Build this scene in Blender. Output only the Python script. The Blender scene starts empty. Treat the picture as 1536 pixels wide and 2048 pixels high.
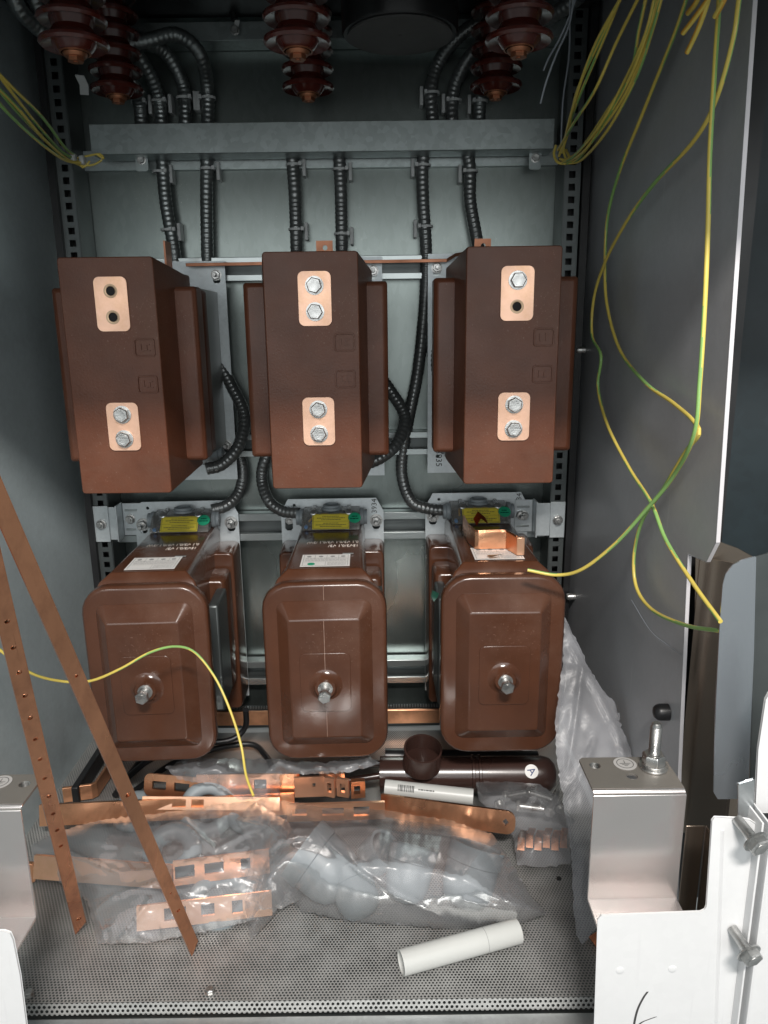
import bpy, bmesh, math, random
from mathutils import Matrix, Vector, noise
from mathutils.geometry import tessellate_polygon, delaunay_2d_cdt
V = Vector
sc = bpy.context.scene
# ------------------------------------------------------------------ camera
F_PX = 1500.0
PITCH = math.radians(14.0); ROLL = math.radians(-0.72)
CAM = V((0.098, 0.0, 0.80))
ROT = Matrix.Rotation(math.radians(90) - PITCH, 3, 'X') @ Matrix.Rotation(ROLL, 3, 'Z')
cam_d = bpy.data.cameras.new('camera'); cam = bpy.data.objects.new('camera', cam_d)
sc.collection.objects.link(cam)
cam.matrix_world = Matrix.Translation(CAM) @ ROT.to_4x4()
cam_d.sensor_fit = 'VERTICAL'; cam_d.sensor_height = 36.0; cam_d.lens = 36.0 * F_PX / 2048.0
cam_d.clip_start = 0.02; cam_d.clip_end = 50
sc.camera = cam
# ------------------------------------------------------------------ world, lamps, exposure
w = bpy.data.worlds.new('World'); sc.world = w; w.use_nodes = True
wn = w.node_tree.nodes; wl = w.node_tree.links
bg = wn['Background']; bg.inputs['Color'].default_value = (0.88, 0.96, 0.96, 1); bg.inputs['Strength'].default_value = 0.27
def lamp(name, loc, target, sx, sy, power, col):
    d = bpy.data.lights.new(name, 'AREA'); d.shape = 'RECTANGLE'; d.size = sx; d.size_y = sy
    d.energy = power; d.color = col
    o = bpy.data.objects.new(name, d); sc.collection.objects.link(o)
    o.location = loc; o.rotation_euler = (V(target) - V(loc)).to_track_quat('-Z', 'Y').to_euler()
    return o
lamp('ceiling_lamp', (0.25, -0.95, 2.16), (0.05, 1.1, 0.45), 0.55, 0.16, 80, (1.0, 0.95, 0.9))
lamp('room_fill', (0.15, -1.7, 1.25), (0.0, 1.2, 0.7), 3.2, 1.7, 38, (0.96, 0.98, 0.98))  # added soft fill behind the camera, not a lamp of the room
sc.view_settings.view_transform = 'Standard'; sc.view_settings.look = 'None'
sc.view_settings.exposure = 0.0; sc.view_settings.gamma = 1.0; sc.view_settings.use_curve_mapping = False
try:
    sc.cycles.transparent_max_bounces = 24; sc.cycles.max_bounces = 10
except Exception: pass
# ------------------------------------------------------------------ measuring: photo pixel + known plane -> place
def ray(px, py): return ROT @ V(((px - 768) / F_PX, -(py - 1024) / F_PX, -1.0))
def at(px, py, Y): d = ray(px, py); return CAM + d * ((Y - CAM.y) / d.y)
def atx(px, py, X): d = ray(px, py); return CAM + d * ((X - CAM.x) / d.x)
def atz(px, py, Z=0.0): d = ray(px, py); return CAM + d * ((Z - CAM.z) / d.z)
# ------------------------------------------------------------------ materials
def nm(name):
    m = bpy.data.materials.new(name); m.use_nodes = True
    nt = m.node_tree; return m, nt, nt.nodes, nt.links, nt.nodes['Principled BSDF']
def mat(name, col, rough=0.5, metal=0.0, nscale=20, namt=0.12, rvar=0.1, bump=0.0, bscale=200, spangle=0.0, sp_scale=90,
        coat=0.0, spec=0.5, stretch=(1, 1, 1), dirt=None, dirt_amt=0.0, dirt_scale=9, specks=None, speck_at=0.70, scratch=None):
    m, nt, N, L, b = nm(name)
    tc = N.new('ShaderNodeTexCoord'); mp = N.new('ShaderNodeMapping'); mp.inputs['Scale'].default_value = stretch
    L.new(tc.outputs['Object'], mp.inputs['Vector'])
    n1 = N.new('ShaderNodeTexNoise'); n1.inputs['Scale'].default_value = nscale; n1.inputs['Detail'].default_value = 5
    L.new(mp.outputs[0], n1.inputs['Vector'])
    mr = N.new('ShaderNodeMapRange'); mr.inputs['From Min'].default_value = 0.3; mr.inputs['From Max'].default_value = 0.7
    mr.inputs['To Min'].default_value = 1 - namt; mr.inputs['To Max'].default_value = 1 + namt
    L.new(n1.outputs['Fac'], mr.inputs['Value'])
    val = mr.outputs[0]
    if spangle > 0:
        vo = N.new('ShaderNodeTexVoronoi'); vo.inputs['Scale'].default_value = sp_scale; L.new(mp.outputs[0], vo.inputs['Vector'])
        sp = N.new('ShaderNodeSeparateColor'); L.new(vo.outputs['Color'], sp.inputs[0])
        m2 = N.new('ShaderNodeMapRange'); m2.inputs['To Min'].default_value = 1 - spangle; m2.inputs['To Max'].default_value = 1 + spangle
        L.new(sp.outputs[0], m2.inputs['Value'])
        mu = N.new('ShaderNodeMath'); mu.operation = 'MULTIPLY'; L.new(val, mu.inputs[0]); L.new(m2.outputs[0], mu.inputs[1]); val = mu.outputs[0]
    hs = N.new('ShaderNodeHueSaturation'); hs.inputs['Color'].default_value = (*col, 1); L.new(val, hs.inputs['Value'])
    cout = hs.outputs[0]
    if dirt is not None:
        n3 = N.new('ShaderNodeTexNoise'); n3.inputs['Scale'].default_value = dirt_scale; n3.inputs['Detail'].default_value = 8
        n3.inputs['Roughness'].default_value = 0.7; L.new(mp.outputs[0], n3.inputs['Vector'])
        m3 = N.new('ShaderNodeMapRange'); m3.inputs['From Min'].default_value = 0.48; m3.inputs['From Max'].default_value = 0.72
        m3.inputs['To Max'].default_value = dirt_amt; L.new(n3.outputs['Fac'], m3.inputs['Value'])
        mx = N.new('ShaderNodeMix'); mx.data_type = 'RGBA'; L.new(m3.outputs[0], mx.inputs['Factor'])
        L.new(cout, mx.inputs[6]); mx.inputs[7].default_value = (*dirt, 1); cout = mx.outputs[2]
    if specks is not None:                                # fine dust and tiny chips
        n5 = N.new('ShaderNodeTexNoise'); n5.inputs['Scale'].default_value = 420; n5.inputs['Detail'].default_value = 2; L.new(tc.outputs['Object'], n5.inputs['Vector'])
        n6 = N.new('ShaderNodeTexNoise'); n6.inputs['Scale'].default_value = 9; n6.inputs['Detail'].default_value = 3; L.new(tc.outputs['Object'], n6.inputs['Vector'])
        ad = N.new('ShaderNodeMath'); ad.operation = 'MULTIPLY_ADD'; ad.inputs[1].default_value = 0.35; L.new(n6.outputs['Fac'], ad.inputs[0]); L.new(n5.outputs['Fac'], ad.inputs[2])
        m6 = N.new('ShaderNodeMapRange'); m6.inputs['From Min'].default_value = speck_at + .17; m6.inputs['From Max'].default_value = speck_at + .23; m6.inputs['To Max'].default_value = 0.38; L.new(ad.outputs[0], m6.inputs['Value'])
        mx5 = N.new('ShaderNodeMix'); mx5.data_type = 'RGBA'; L.new(m6.outputs[0], mx5.inputs['Factor']); L.new(cout, mx5.inputs[6]); mx5.inputs[7].default_value = (*specks, 1); cout = mx5.outputs[2]
    if scratch is not None:                               # long faint rub marks
        mp2 = N.new('ShaderNodeMapping'); mp2.inputs['Scale'].default_value = (40, 40, 2.5); mp2.inputs['Rotation'].default_value = (0.25, 0.1, 0); L.new(tc.outputs['Object'], mp2.inputs['Vector'])
        n7 = N.new('ShaderNodeTexNoise'); n7.inputs['Scale'].default_value = 3; n7.inputs['Detail'].default_value = 6; L.new(mp2.outputs[0], n7.inputs['Vector'])
        m7 = N.new('ShaderNodeMapRange'); m7.inputs['From Min'].default_value = 0.66; m7.inputs['From Max'].default_value = 0.74; m7.inputs['To Max'].default_value = 0.30; L.new(n7.outputs['Fac'], m7.inputs['Value'])
        mx7 = N.new('ShaderNodeMix'); mx7.data_type = 'RGBA'; L.new(m7.outputs[0], mx7.inputs['Factor']); L.new(cout, mx7.inputs[6]); mx7.inputs[7].default_value = (*scratch, 1); cout = mx7.outputs[2]
    L.new(cout, b.inputs['Base Color'])
    m4 = N.new('ShaderNodeMapRange'); m4.inputs['From Min'].default_value = 0.3; m4.inputs['From Max'].default_value = 0.7
    m4.inputs['To Min'].default_value = max(0.03, rough - rvar); m4.inputs['To Max'].default_value = min(1, rough + rvar)
    n2 = N.new('ShaderNodeTexNoise'); n2.inputs['Scale'].default_value = nscale * 0.43; n2.inputs['Detail'].default_value = 6
    L.new(mp.outputs[0], n2.inputs['Vector']); L.new(n2.outputs['Fac'], m4.inputs['Value']); L.new(m4.outputs[0], b.inputs['Roughness'])
    b.inputs['Metallic'].default_value = metal; b.inputs['Specular IOR Level'].default_value = spec
    b.inputs['Coat Weight'].default_value = coat; b.inputs['Coat Roughness'].default_value = 0.2
    if bump > 0:
        nb = N.new('ShaderNodeTexNoise'); nb.inputs['Scale'].default_value = bscale; nb.inputs['Detail'].default_value = 4
        L.new(mp.outputs[0], nb.inputs['Vector'])
        bp = N.new('ShaderNodeBump'); bp.inputs['Strength'].default_value = bump; bp.inputs['Distance'].default_value = 0.002
        L.new(nb.outputs['Fac'], bp.inputs['Height']); L.new(bp.outputs[0], b.inputs['Normal'])
    return m
M = {}
M['galv'] = mat('galvanised_sheet', (0.40, 0.45, 0.45), 0.42, 0.85, 6, 0.10, 0.08, 0.05, 30, 0.10, 110)
M['wall_sheet'] = mat('back_sheet', (0.235, 0.268, 0.258), 0.30, 0.92, 3, 0.10, 0.09, 0.06, 9, 0.045, 130, stretch=(1, 1, .45), specks=(.6, .62, .6), speck_at=.72)
M['galv_side'] = mat('grey_side_sheet', (0.47, 0.54, 0.56), 0.40, 0.2, 4, 0.14, 0.10, 0.08, 8, 0.03, 150, scratch=(.5, .54, .55), dirt=(.24, .27, .28), dirt_amt=.6, dirt_scale=4)
M['galv_right'] = mat('grey_right_sheet', (0.40, 0.415, 0.435), 0.42, 0.1, 4, 0.10, 0.09, 0.06, 8, 0.02, 150, scratch=(.55, .56, .57), dirt=(.27, .28, .30), dirt_amt=.6, dirt_scale=4, specks=(.65, .65, .65), speck_at=.73)
M['zinc_grey'] = mat('smooth_grey_zinc', (0.50, 0.54, 0.58), 0.28, 0.85, 5, 0.1, 0.05, stretch=(1, 1, .3))
M['zinc'] = mat('zinc_plate', (0.62, 0.65, 0.66), 0.34, 0.9, 12, 0.07, 0.08, 0.05, 60, 0.05, 160)
M['plate'] = mat('pale_zinc_plate', (0.60, 0.65, 0.67), 0.45, 0.6, 14, 0.07, 0.08, 0.04, 80, 0.04, 200)
M['rail'] = mat('rail_steel', (0.14, 0.155, 0.155), 0.45, 0.85, 15, 0.1, 0.1)
M['strut'] = mat('strut_zinc', (0.44, 0.48, 0.48), 0.34, 0.9, 9, 0.1, 0.08, 0.03, 40)
M['yellow_zinc'] = mat('yellow_passivated_zinc', (0.78, 0.735, 0.715), 0.24, 0.88, 7, 0.08, 0.08, 0.03, 25, dirt=(0.75, 0.55, 0.55), dirt_amt=0.35, dirt_scale=14)
M['dull_zinc'] = mat('dull_zinc_top', (0.30, 0.28, 0.255), 0.4, 0.6, 9, 0.08, 0.1)
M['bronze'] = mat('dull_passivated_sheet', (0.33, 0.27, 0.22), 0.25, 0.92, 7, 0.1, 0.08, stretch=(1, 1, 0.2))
M['white_zinc'] = mat('bright_galvanised', (0.69, 0.695, 0.70), 0.42, 0.0, 8, 0.03, 0.08, 0.05, 25, 0.012, 120, specks=(.45, .45, .45), speck_at=.74, scratch=(.62, .62, .63))
M['edge'] = mat('pale_sheet_edge', (0.62, 0.60, 0.62), 0.5, 0.2, 30, 0.05)
M['bolt'] = mat('bolt_zinc', (0.50, 0.50, 0.49), 0.34, 0.95, 120, 0.15, 0.12, 0.15, 500)
M['epoxy'] = mat('brown_epoxy', (0.074, 0.028, 0.0145), 0.20, 0.0, 16, 0.13, 0.1, 0.05, 260, dirt=(0.15, 0.085, 0.06), dirt_amt=0.35, dirt_scale=7, spec=0.45, coat=.4, specks=(.26, .17, .13), speck_at=.72)
M['epoxy_ct'] = mat('brown_epoxy_matt', (0.108, 0.037, 0.019), 0.38, 0.0, 18, 0.15, 0.1, 0.10, 300, dirt=(0.13, 0.075, 0.052), dirt_amt=0.4, dirt_scale=8, spec=0.3, specks=(.26, .17, .13), speck_at=.71)
M['epoxy_seam'] = mat('worn_epoxy_seam', (0.27, 0.17, 0.13), 0.6, 0, 90, 0.3)
M['porcelain'] = mat('brown_insulator', (0.075, 0.014, 0.010), 0.18, 0.0, 15, 0.1, 0.05, coat=0.5)
M['copper'] = mat('copper', (0.88, 0.45, 0.26), 0.33, 1.0, 11, 0.10, 0.12, 0.06, 90, dirt=(0.45, 0.20, 0.11), dirt_amt=0.6, dirt_scale=16)
M['copper_bright'] = mat('bright_copper', (0.92, 0.54, 0.36), 0.34, 0.9, 10, 0.07, 0.1, 0.04, 90, dirt=(0.75, 0.42, 0.22), dirt_amt=0.5, dirt_scale=25)
M['copper_dull'] = mat('dull_copper', (0.80, 0.37, 0.21), 0.26, 1.0, 14, 0.14, 0.12, 0.08, 120, dirt=(0.33, 0.14, 0.09), dirt_amt=0.7, dirt_scale=22, stretch=(1, 1, 0.35))
M['copper_dark'] = mat('browned_copper', (0.36, 0.15, 0.08), 0.4, 0.8, 30, 0.2)
M['contact'] = mat('contact_copper', (0.80, 0.50, 0.36), 0.40, 0.6, 30, 0.08, 0.1, 0.04, 150, dirt=(0.62, 0.36, 0.19), dirt_amt=0.5, dirt_scale=35)
M['black'] = mat('black_rubber', (0.012, 0.012, 0.013), 0.38, 0, 30, 0.2)
M['void'] = mat('dark_hole', (0.004, 0.003, 0.003), 0.7)
M['conduit'] = mat('conduit_grey', (0.17, 0.18, 0.18), 0.30, 0.6, 40, 0.15, 0.1, coat=0.3)
M['conduit_zinc'] = mat('conduit_zinc', (0.24, 0.26, 0.26), 0.34, 0.8, 40, 0.15, 0.1)
M['pvc_grey'] = mat('grey_pvc', (0.24, 0.275, 0.295), 0.45, 0, 15, 0.05)
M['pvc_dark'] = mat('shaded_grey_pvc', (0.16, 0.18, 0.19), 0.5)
M['pvc_white'] = mat('white_pvc', (0.55, 0.56, 0.54), 0.36, 0, 15, 0.03)
M['pvc_brown'] = mat('brown_pvc', (0.040, 0.020, 0.016), 0.25, 0, 15, 0.1, coat=0.3)
M['drum'] = mat('black_drum', (0.010, 0.010, 0.011), 0.35)
M['drum_under'] = mat('grey_drum_underside', (0.09, 0.09, 0.088), 0.6)
M['yellow'] = mat('yellow_insulation', (0.66, 0.52, 0.11), 0.35, 0, 30, 0.05)
M['green'] = mat('green_insulation', (0.24, 0.43, 0.13), 0.35, 0, 30, 0.05)
M['label_yellow'] = mat('yellow_label', (0.66, 0.55, 0.06), 0.5, 0, 30, 0.05)
M['label_white'] = mat('white_label', (0.72, 0.71, 0.69), 0.45, 0, 30, 0.03)
M['sticker_green'] = mat('green_sticker', (0.012, 0.30, 0.16), 0.45, 0, 30, 0.05)
M['ink'] = mat('dark_ink', (0.05, 0.05, 0.05), 0.6)
M['ink_grey'] = mat('grey_ink', (0.28, 0.28, 0.28), 0.6)
M['ink_white'] = mat('pale_ink', (0.80, 0.74, 0.68), 0.6)
M['ink_blue'] = mat('blue_ink', (0.02, 0.04, 0.15), 0.6)
M['sticker_grey'] = mat('grey_sticker', (0.40, 0.39, 0.38), 0.5)
M['core_grey'] = mat('grey_core_plate', (0.30, 0.30, 0.29), 0.36, 0.8, 7, 0.15, 0.1, stretch=(1, 1, .3))
M['copper_old'] = mat('old_copper', (0.44, 0.20, 0.12), 0.45, 0.8, 30, 0.2)
M['brass'] = mat('brass_insert', (0.42, 0.30, 0.20), 0.4, 0.8)
M['tie'] = mat('pale_nylon', (0.50, 0.52, 0.52), 0.4)
M['blue'] = mat('blue_sleeve', (0.02, 0.20, 0.50), 0.4)
M['green_tape'] = mat('dark_green_tape', (0.006, 0.045, 0.028), 0.25)
M['teal'] = mat('dark_teal_paint', (0.010, 0.018, 0.022), 0.5, 0, 10, 0.15, spangle=0.1)
M['grey_wire'] = mat('grey_wire', (0.30, 0.33, 0.37), 0.4)
M['copper_wire'] = mat('amber_insulation', (0.55, 0.30, 0.04), 0.4)

def perf_mat(a, name, vert=False, hole=.33):
    m, nt, N, L, b = nm(name)
    b.inputs['Base Color'].default_value = (0.60, 0.585, 0.55, 1); b.inputs['Metallic'].default_value = 0.35; b.inputs['Roughness'].default_value = 0.42
    tc = N.new('ShaderNodeTexCoord'); mp = N.new('ShaderNodeMapping')
    mp.inputs['Scale'].default_value = (1 / a, 1 / (a * 1.732), 1)
    if vert: mp.inputs['Rotation'].default_value = (math.radians(-90), 0, 0); mp.vector_type = 'TEXTURE'; mp.inputs['Scale'].default_value = (a, a * 1.732, a * 1.732)
    L.new(tc.outputs['Object'], mp.inputs['Vector'])
    def lat(off):
        ad = N.new('ShaderNodeVectorMath'); ad.operation = 'ADD'; ad.inputs[1].default_value = (off, off, 0); L.new(mp.outputs[0], ad.inputs[0])
        fr = N.new('ShaderNodeVectorMath'); fr.operation = 'FRACTION'; L.new(ad.outputs[0], fr.inputs[0])
        sb = N.new('ShaderNodeVectorMath'); sb.operation = 'SUBTRACT'; sb.inputs[1].default_value = (.5, .5, 0); L.new(fr.outputs[0], sb.inputs[0])
        ms = N.new('ShaderNodeVectorMath'); ms.operation = 'MULTIPLY'; ms.inputs[1].default_value = (1, 1.732, 0); L.new(sb.outputs[0], ms.inputs[0])
        ln = N.new('ShaderNodeVectorMath'); ln.operation = 'LENGTH'; L.new(ms.outputs[0], ln.inputs[0]); return ln.outputs['Value']
    mn = N.new('ShaderNodeMath'); mn.operation = 'MINIMUM'; L.new(lat(0), mn.inputs[0]); L.new(lat(.5), mn.inputs[1])
    nh = N.new('ShaderNodeTexNoise'); nh.inputs['Scale'].default_value = 26; nh.inputs['Detail'].default_value = 9; nh.inputs['Roughness'].default_value = .6; L.new(tc.outputs['Object'], nh.inputs['Vector'])
    mh = N.new('ShaderNodeMapRange'); mh.inputs['From Min'].default_value = .35; mh.inputs['From Max'].default_value = .68; mh.inputs['To Min'].default_value = hole + .025; mh.inputs['To Max'].default_value = hole - .07; L.new(nh.outputs[0], mh.inputs[0])
    mc = N.new('ShaderNodeMix'); mc.data_type = 'RGBA'; L.new(nh.outputs[0], mc.inputs['Factor']); mc.inputs[6].default_value = (.30, .30, .29, 1); mc.inputs[7].default_value = (.44, .44, .43, 1); L.new(mc.outputs[2], b.inputs['Base Color'])
    lt = N.new('ShaderNodeMath'); lt.operation = 'LESS_THAN'; L.new(mh.outputs[0], lt.inputs[1]); L.new(mn.outputs[0], lt.inputs[0])
    nz = N.new('ShaderNodeTexNoise'); nz.inputs['Scale'].default_value = 7; nz.inputs['Detail'].default_value = 8; L.new(tc.outputs['Object'], nz.inputs['Vector'])
    mr = N.new('ShaderNodeMapRange'); mr.inputs['To Min'].default_value = 0.25; mr.inputs['To Max'].default_value = 0.6; L.new(nz.outputs[0], mr.inputs[0]); L.new(mr.outputs[0], b.inputs['Roughness'])
    bp = N.new('ShaderNodeBump'); bp.inputs['Strength'].default_value = 0.7; bp.inputs['Distance'].default_value = 0.001
    L.new(mn.outputs[0], bp.inputs['Height']); L.new(bp.outputs[0], b.inputs['Normal'])
    tr = N.new('ShaderNodeBsdfTransparent'); mx = N.new('ShaderNodeMixShader')
    L.new(lt.outputs[0], mx.inputs[0]); L.new(b.outputs[0], mx.inputs[1]); L.new(tr.outputs[0], mx.inputs[2])
    L.new(mx.outputs[0], N['Material Output'].inputs['Surface'])
    return m
M['perf'] = perf_mat(0.0045, 'perforated_steel', hole=.315)
M['perf_lip'] = perf_mat(0.0062, 'perforated_lip_steel', True, .31)

def film(name, base=(0.80, 0.80, 0.82), lo=0.04, hi=0.24, scale=9, rough=0.25, tint=0.95, gloss=.40):
    m, nt, N, L, b = nm(name)
    b.inputs['Base Color'].default_value = (*base, 1); b.inputs['Roughness'].default_value = rough; b.inputs['Specular IOR Level'].default_value = 0.8
    tc = N.new('ShaderNodeTexCoord'); nz = N.new('ShaderNodeTexNoise'); nz.inputs['Scale'].default_value = scale
    nz.inputs['Detail'].default_value = 7; nz.inputs['Distortion'].default_value = 0.6; L.new(tc.outputs['Object'], nz.inputs['Vector'])
    mr = N.new('ShaderNodeMapRange'); mr.inputs['From Min'].default_value = 0.35; mr.inputs['From Max'].default_value = 0.72
    mr.inputs['To Min'].default_value = lo; mr.inputs['To Max'].default_value = hi; L.new(nz.outputs[0], mr.inputs[0])
    tr = N.new('ShaderNodeBsdfTransparent'); tr.inputs[0].default_value = (tint, tint, tint, 1)
    mx = N.new('ShaderNodeMixShader'); L.new(mr.outputs[0], mx.inputs[0]); L.new(tr.outputs[0], mx.inputs[1]); L.new(b.outputs[0], mx.inputs[2])
    gl = N.new('ShaderNodeBsdfGlossy'); gl.inputs['Roughness'].default_value = 0.22
    fr = N.new('ShaderNodeFresnel'); fr.inputs['IOR'].default_value = 1.5
    mx2 = N.new('ShaderNodeMixShader'); L.new(fr.outputs[0], mx2.inputs[0]); L.new(mx.outputs[0], mx2.inputs[1]); L.new(gl.outputs[0], mx2.inputs[2])
    L.new(mx2.outputs[0], N['Material Output'].inputs['Surface'])
    bn = N.new('ShaderNodeTexNoise'); bn.inputs['Scale'].default_value = 35; bn.inputs['Detail'].default_value = 3; bn.inputs['Distortion'].default_value = 2
    L.new(tc.outputs['Object'], bn.inputs['Vector'])
    bp = N.new('ShaderNodeBump'); bp.inputs['Strength'].default_value = 0.5; bp.inputs['Distance'].default_value = 0.004
    L.new(bn.outputs[0], bp.inputs['Height'])
    bp.inputs['Strength'].default_value = 0.12; L.new(bp.outputs[0], gl.inputs['Normal'])
    fm = N.new('ShaderNodeMath'); fm.operation = 'MULTIPLY'; fm.inputs[1].default_value = gloss; L.new(fr.outputs[0], fm.inputs[0]); L.new(fm.outputs[0], mx2.inputs[0])
    return m
M['film'] = film('clear_film', (.70, .71, .74), .14, .28, 6, .28)
M['film_milky'] = film('milky_film', (0.55, 0.56, 0.60), 0.12, 0.40, 7, 0.5, gloss=.10)
M['case'] = film('clear_smoky_plastic', (0.42, 0.42, 0.40), 0.22, 0.34, 8, 0.2, 0.9)
# ------------------------------------------------------------------ mesh helpers
ORG = {}
def frame(o, x, y):
    x = V(x).normalized(); y = V(y); y = (y - x * y.dot(x)).normalized(); z = x.cross(y)
    m = Matrix((x, y, z)).transposed().to_4x4(); m.translation = V(o); return m
def front(x, y, z): return frame((x, y, z), (1, 0, 0), (0, 0, 1))       # local z looks at the viewer side (-Y)
def up(x, y, z): return Matrix.Translation((x, y, z))
class MB:
    def __init__(s): s.v = []; s.f = []; s.mi = []
    def add(s, vs, fs, m=0, mx=None):
        o = len(s.v)
        for p in vs:
            p = V(p); s.v.append(mx @ p if mx is not None else p)
        for f in fs: s.f.append([i + o for i in f]); s.mi.append(m)
        return s
    def box(s, x0, x1, y0, y1, z0, z1, m=0, mx=None):
        vs = [(x, y, z) for x in (x0, x1) for y in (y0, y1) for z in (z0, z1)]
        return s.add(vs, [(0, 1, 3, 2), (4, 6, 7, 5), (0, 4, 5, 1), (2, 3, 7, 6), (0, 2, 6, 4), (1, 5, 7, 3)], m, mx)
    def poly(s, outer, holes=(), t=0.002, mx=None, m=0):
        loops = [list(outer)] + [list(h) for h in holes]
        tri = tessellate_polygon([[V((p[0], p[1], 0)) for p in l] for l in loops])
        flat = [p for l in loops for p in l]; n = len(flat)
        vs = [(p[0], p[1], 0) for p in flat] + [(p[0], p[1], t) for p in flat]
        fs = []
        for a, b, c in tri:
            A, B, C = flat[a], flat[b], flat[c]
            ar = (B[0] - A[0]) * (C[1] - A[1]) - (C[0] - A[0]) * (B[1] - A[1])
            if ar < 0: a, b, c = a, c, b
            fs += [(a + n, b + n, c + n), (a, c, b)]
        k = 0
        for l in loops:
            q = len(l)
            for i in range(q):
                a = k + i; b = k + (i + 1) % q; fs.append((a, b, b + n, a + n))
            k += q
        return s.add(vs, fs, m, mx)
    def lathe(s, prof, mx=None, seg=24, m=0, cap=True):
        vs = []; fs = []
        for r, h in prof:
            for i in range(seg):
                a = 2 * math.pi * i / seg; vs.append((r * math.cos(a), r * math.sin(a), h))
        for j in range(len(prof) - 1):
            for i in range(seg):
                a = j * seg + i; b = j * seg + (i + 1) % seg; fs.append((a, b, b + seg, a + seg))
        if cap:
            fs.append(tuple(range(seg))[::-1]); fs.append(tuple(range((len(prof) - 1) * seg, len(prof) * seg)))
        return s.add(vs, fs, m, mx)
    def loft(s, rings, m=0, mx=None, cap=True):
        q = len(rings[0]); vs = [p for r in rings for p in r]; fs = []
        for j in range(len(rings) - 1):
            for i in range(q):
                a = j * q + i; b = j * q + (i + 1) % q; fs.append((a, b, b + q, a + q))
        if cap: fs.append(tuple(range(q))[::-1]); fs.append(tuple(range((len(rings) - 1) * q, len(rings) * q)))
        return s.add(vs, fs, m, mx)
    def tube(s, pts, r, seg=10, matfn=None, radf=None, m=0, cap=True):
        n = len(pts); T = []
        for i in range(n): T.append((pts[min(i + 1, n - 1)] - pts[max(i - 1, 0)]).normalized())
        u = T[0].orthogonal().normalized(); vs = []; fs = []; o = len(s.v)
        for i in range(n):
            u = (u - T[i] * u.dot(T[i])).normalized(); w_ = T[i].cross(u); rr = radf(i) if radf else r
            for k in range(seg):
                a = 2 * math.pi * k / seg; vs.append(pts[i] + (u * math.cos(a) + w_ * math.sin(a)) * rr)
        for p in vs: s.v.append(p)
        for i in range(n - 1):
            for k in range(seg):
                a = o + i * seg + k; b = o + i * seg + (k + 1) % seg
                s.f.append([a, b, b + seg, a + seg]); s.mi.append(matfn(i, k) if matfn else m)
        if cap:
            s.f.append([o + k for k in range(seg)][::-1]); s.mi.append(m)
            s.f.append([o + (n - 1) * seg + k for k in range(seg)]); s.mi.append(m)
        return s
    def ribbon(s, path, h, t, m=0):
        """flat bar following path; h = width vector, t = thickness"""
        rings = []; n = len(path); h = V(h)
        for i in range(n):
            d1 = (path[i] - path[max(i - 1, 0)]); d2 = (path[min(i + 1, n - 1)] - path[i])
            d = (d1.normalized() if d1.length else V()) + (d2.normalized() if d2.length else V())
            nn = d.cross(h).normalized() * (t / 2); p = path[i]
            rings.append([p - nn, p + nn, p + nn + h, p - nn + h])
        return s.loft(rings, m)
    def bolt(s, mx, r=0.009, h=0.006, washer=True, m=0, shaft=0, rot=0.3):
        if washer:
            s.lathe([(r * 1.28, 0), (r * 1.28, 0.0015), (r * 1.1, 0.0017)], mx, 24, m); z0 = 0.0016
        else: z0 = 0
        hx = lambda q, z: [(q * math.cos(a * math.pi / 3 + rot), q * math.sin(a * math.pi / 3 + rot), z) for a in range(6)]
        s.loft([hx(r * 1.1, z0), hx(r * 1.1, z0 + h * 0.8), hx(r * 0.97, z0 + h)], m, mx)
        if shaft: s.lathe([(r * .5, z0 + h), (r * .5, z0 + h + shaft - .001), (r * .42, z0 + h + shaft)], mx, 16, m)
        else: s.lathe([(r * .72, z0 + h - .0005), (r * .7, z0 + h + 0.0004), (r * .3, z0 + h + 0.0002)], mx, 16, m)
        return s
    def build(s, name, mats, parent=None, bevel=0.0, smooth=35, seg=2, fix=False):
        me = bpy.data.meshes.new(name)
        if parent is not None: org = ORG[parent.name]
        else:
            xs = [p.x for p in s.v]; ys = [p.y for p in s.v]; zs = [p.z for p in s.v]
            org = V(((min(xs) + max(xs)) / 2, (min(ys) + max(ys)) / 2, min(zs)))
        me.from_pydata([p - org for p in s.v], [], s.f)
        if not isinstance(mats, (list, tuple)): mats = [mats]
        for q in mats: me.materials.append(M[q])
        me.polygons.foreach_set('material_index', s.mi)
        if fix:
            bm = bmesh.new(); bm.from_mesh(me); bmesh.ops.recalc_face_normals(bm, faces=bm.faces); bm.to_mesh(me); bm.free()
        me.polygons.foreach_set('use_smooth', [True] * len(me.polygons))
        me.set_sharp_from_angle(angle=math.radians(smooth))
        me.update()
        o = bpy.data.objects.new(name, me); sc.collection.objects.link(o)
        if parent is not None: o.parent = parent
        else: o.location = org
        ORG[o.name] = org
        if bevel > 0:
            b = o.modifiers.new('bevel', 'BEVEL'); b.width = bevel; b.segments = seg; b.limit_method = 'ANGLE'; b.angle_limit = math.radians(30)
            b.harden_normals = False
        return o
def thing(name, label, cat, loc=(0, 0, 0), group=None):
    o = bpy.data.objects.new(name, None); sc.collection.objects.link(o); o.location = loc
    o.empty_display_size = 0.02; o['label'] = label; o['category'] = cat
    if group: o['group'] = group
    ORG[o.name] = V(loc); return o
def tag(o, label, cat, group=None):
    o['label'] = label; o['category'] = cat
    if group: o['group'] = group
    return o
def struct(o): o['kind'] = 'structure'; return o
def rrect(hw, hh, r, n=6, cx=0, cy=0):
    pts = []
    for sx, sy, a0 in ((1, 1, 0), (-1, 1, 90), (-1, -1, 180), (1, -1, 270)):
        for i in range(n + 1):
            a = math.radians(a0 + 90 * i / n)
            pts.append((cx + sx * (hw - r) + r * math.cos(a), cy + sy * (hh - r) + r * math.sin(a)))
    return pts
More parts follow.
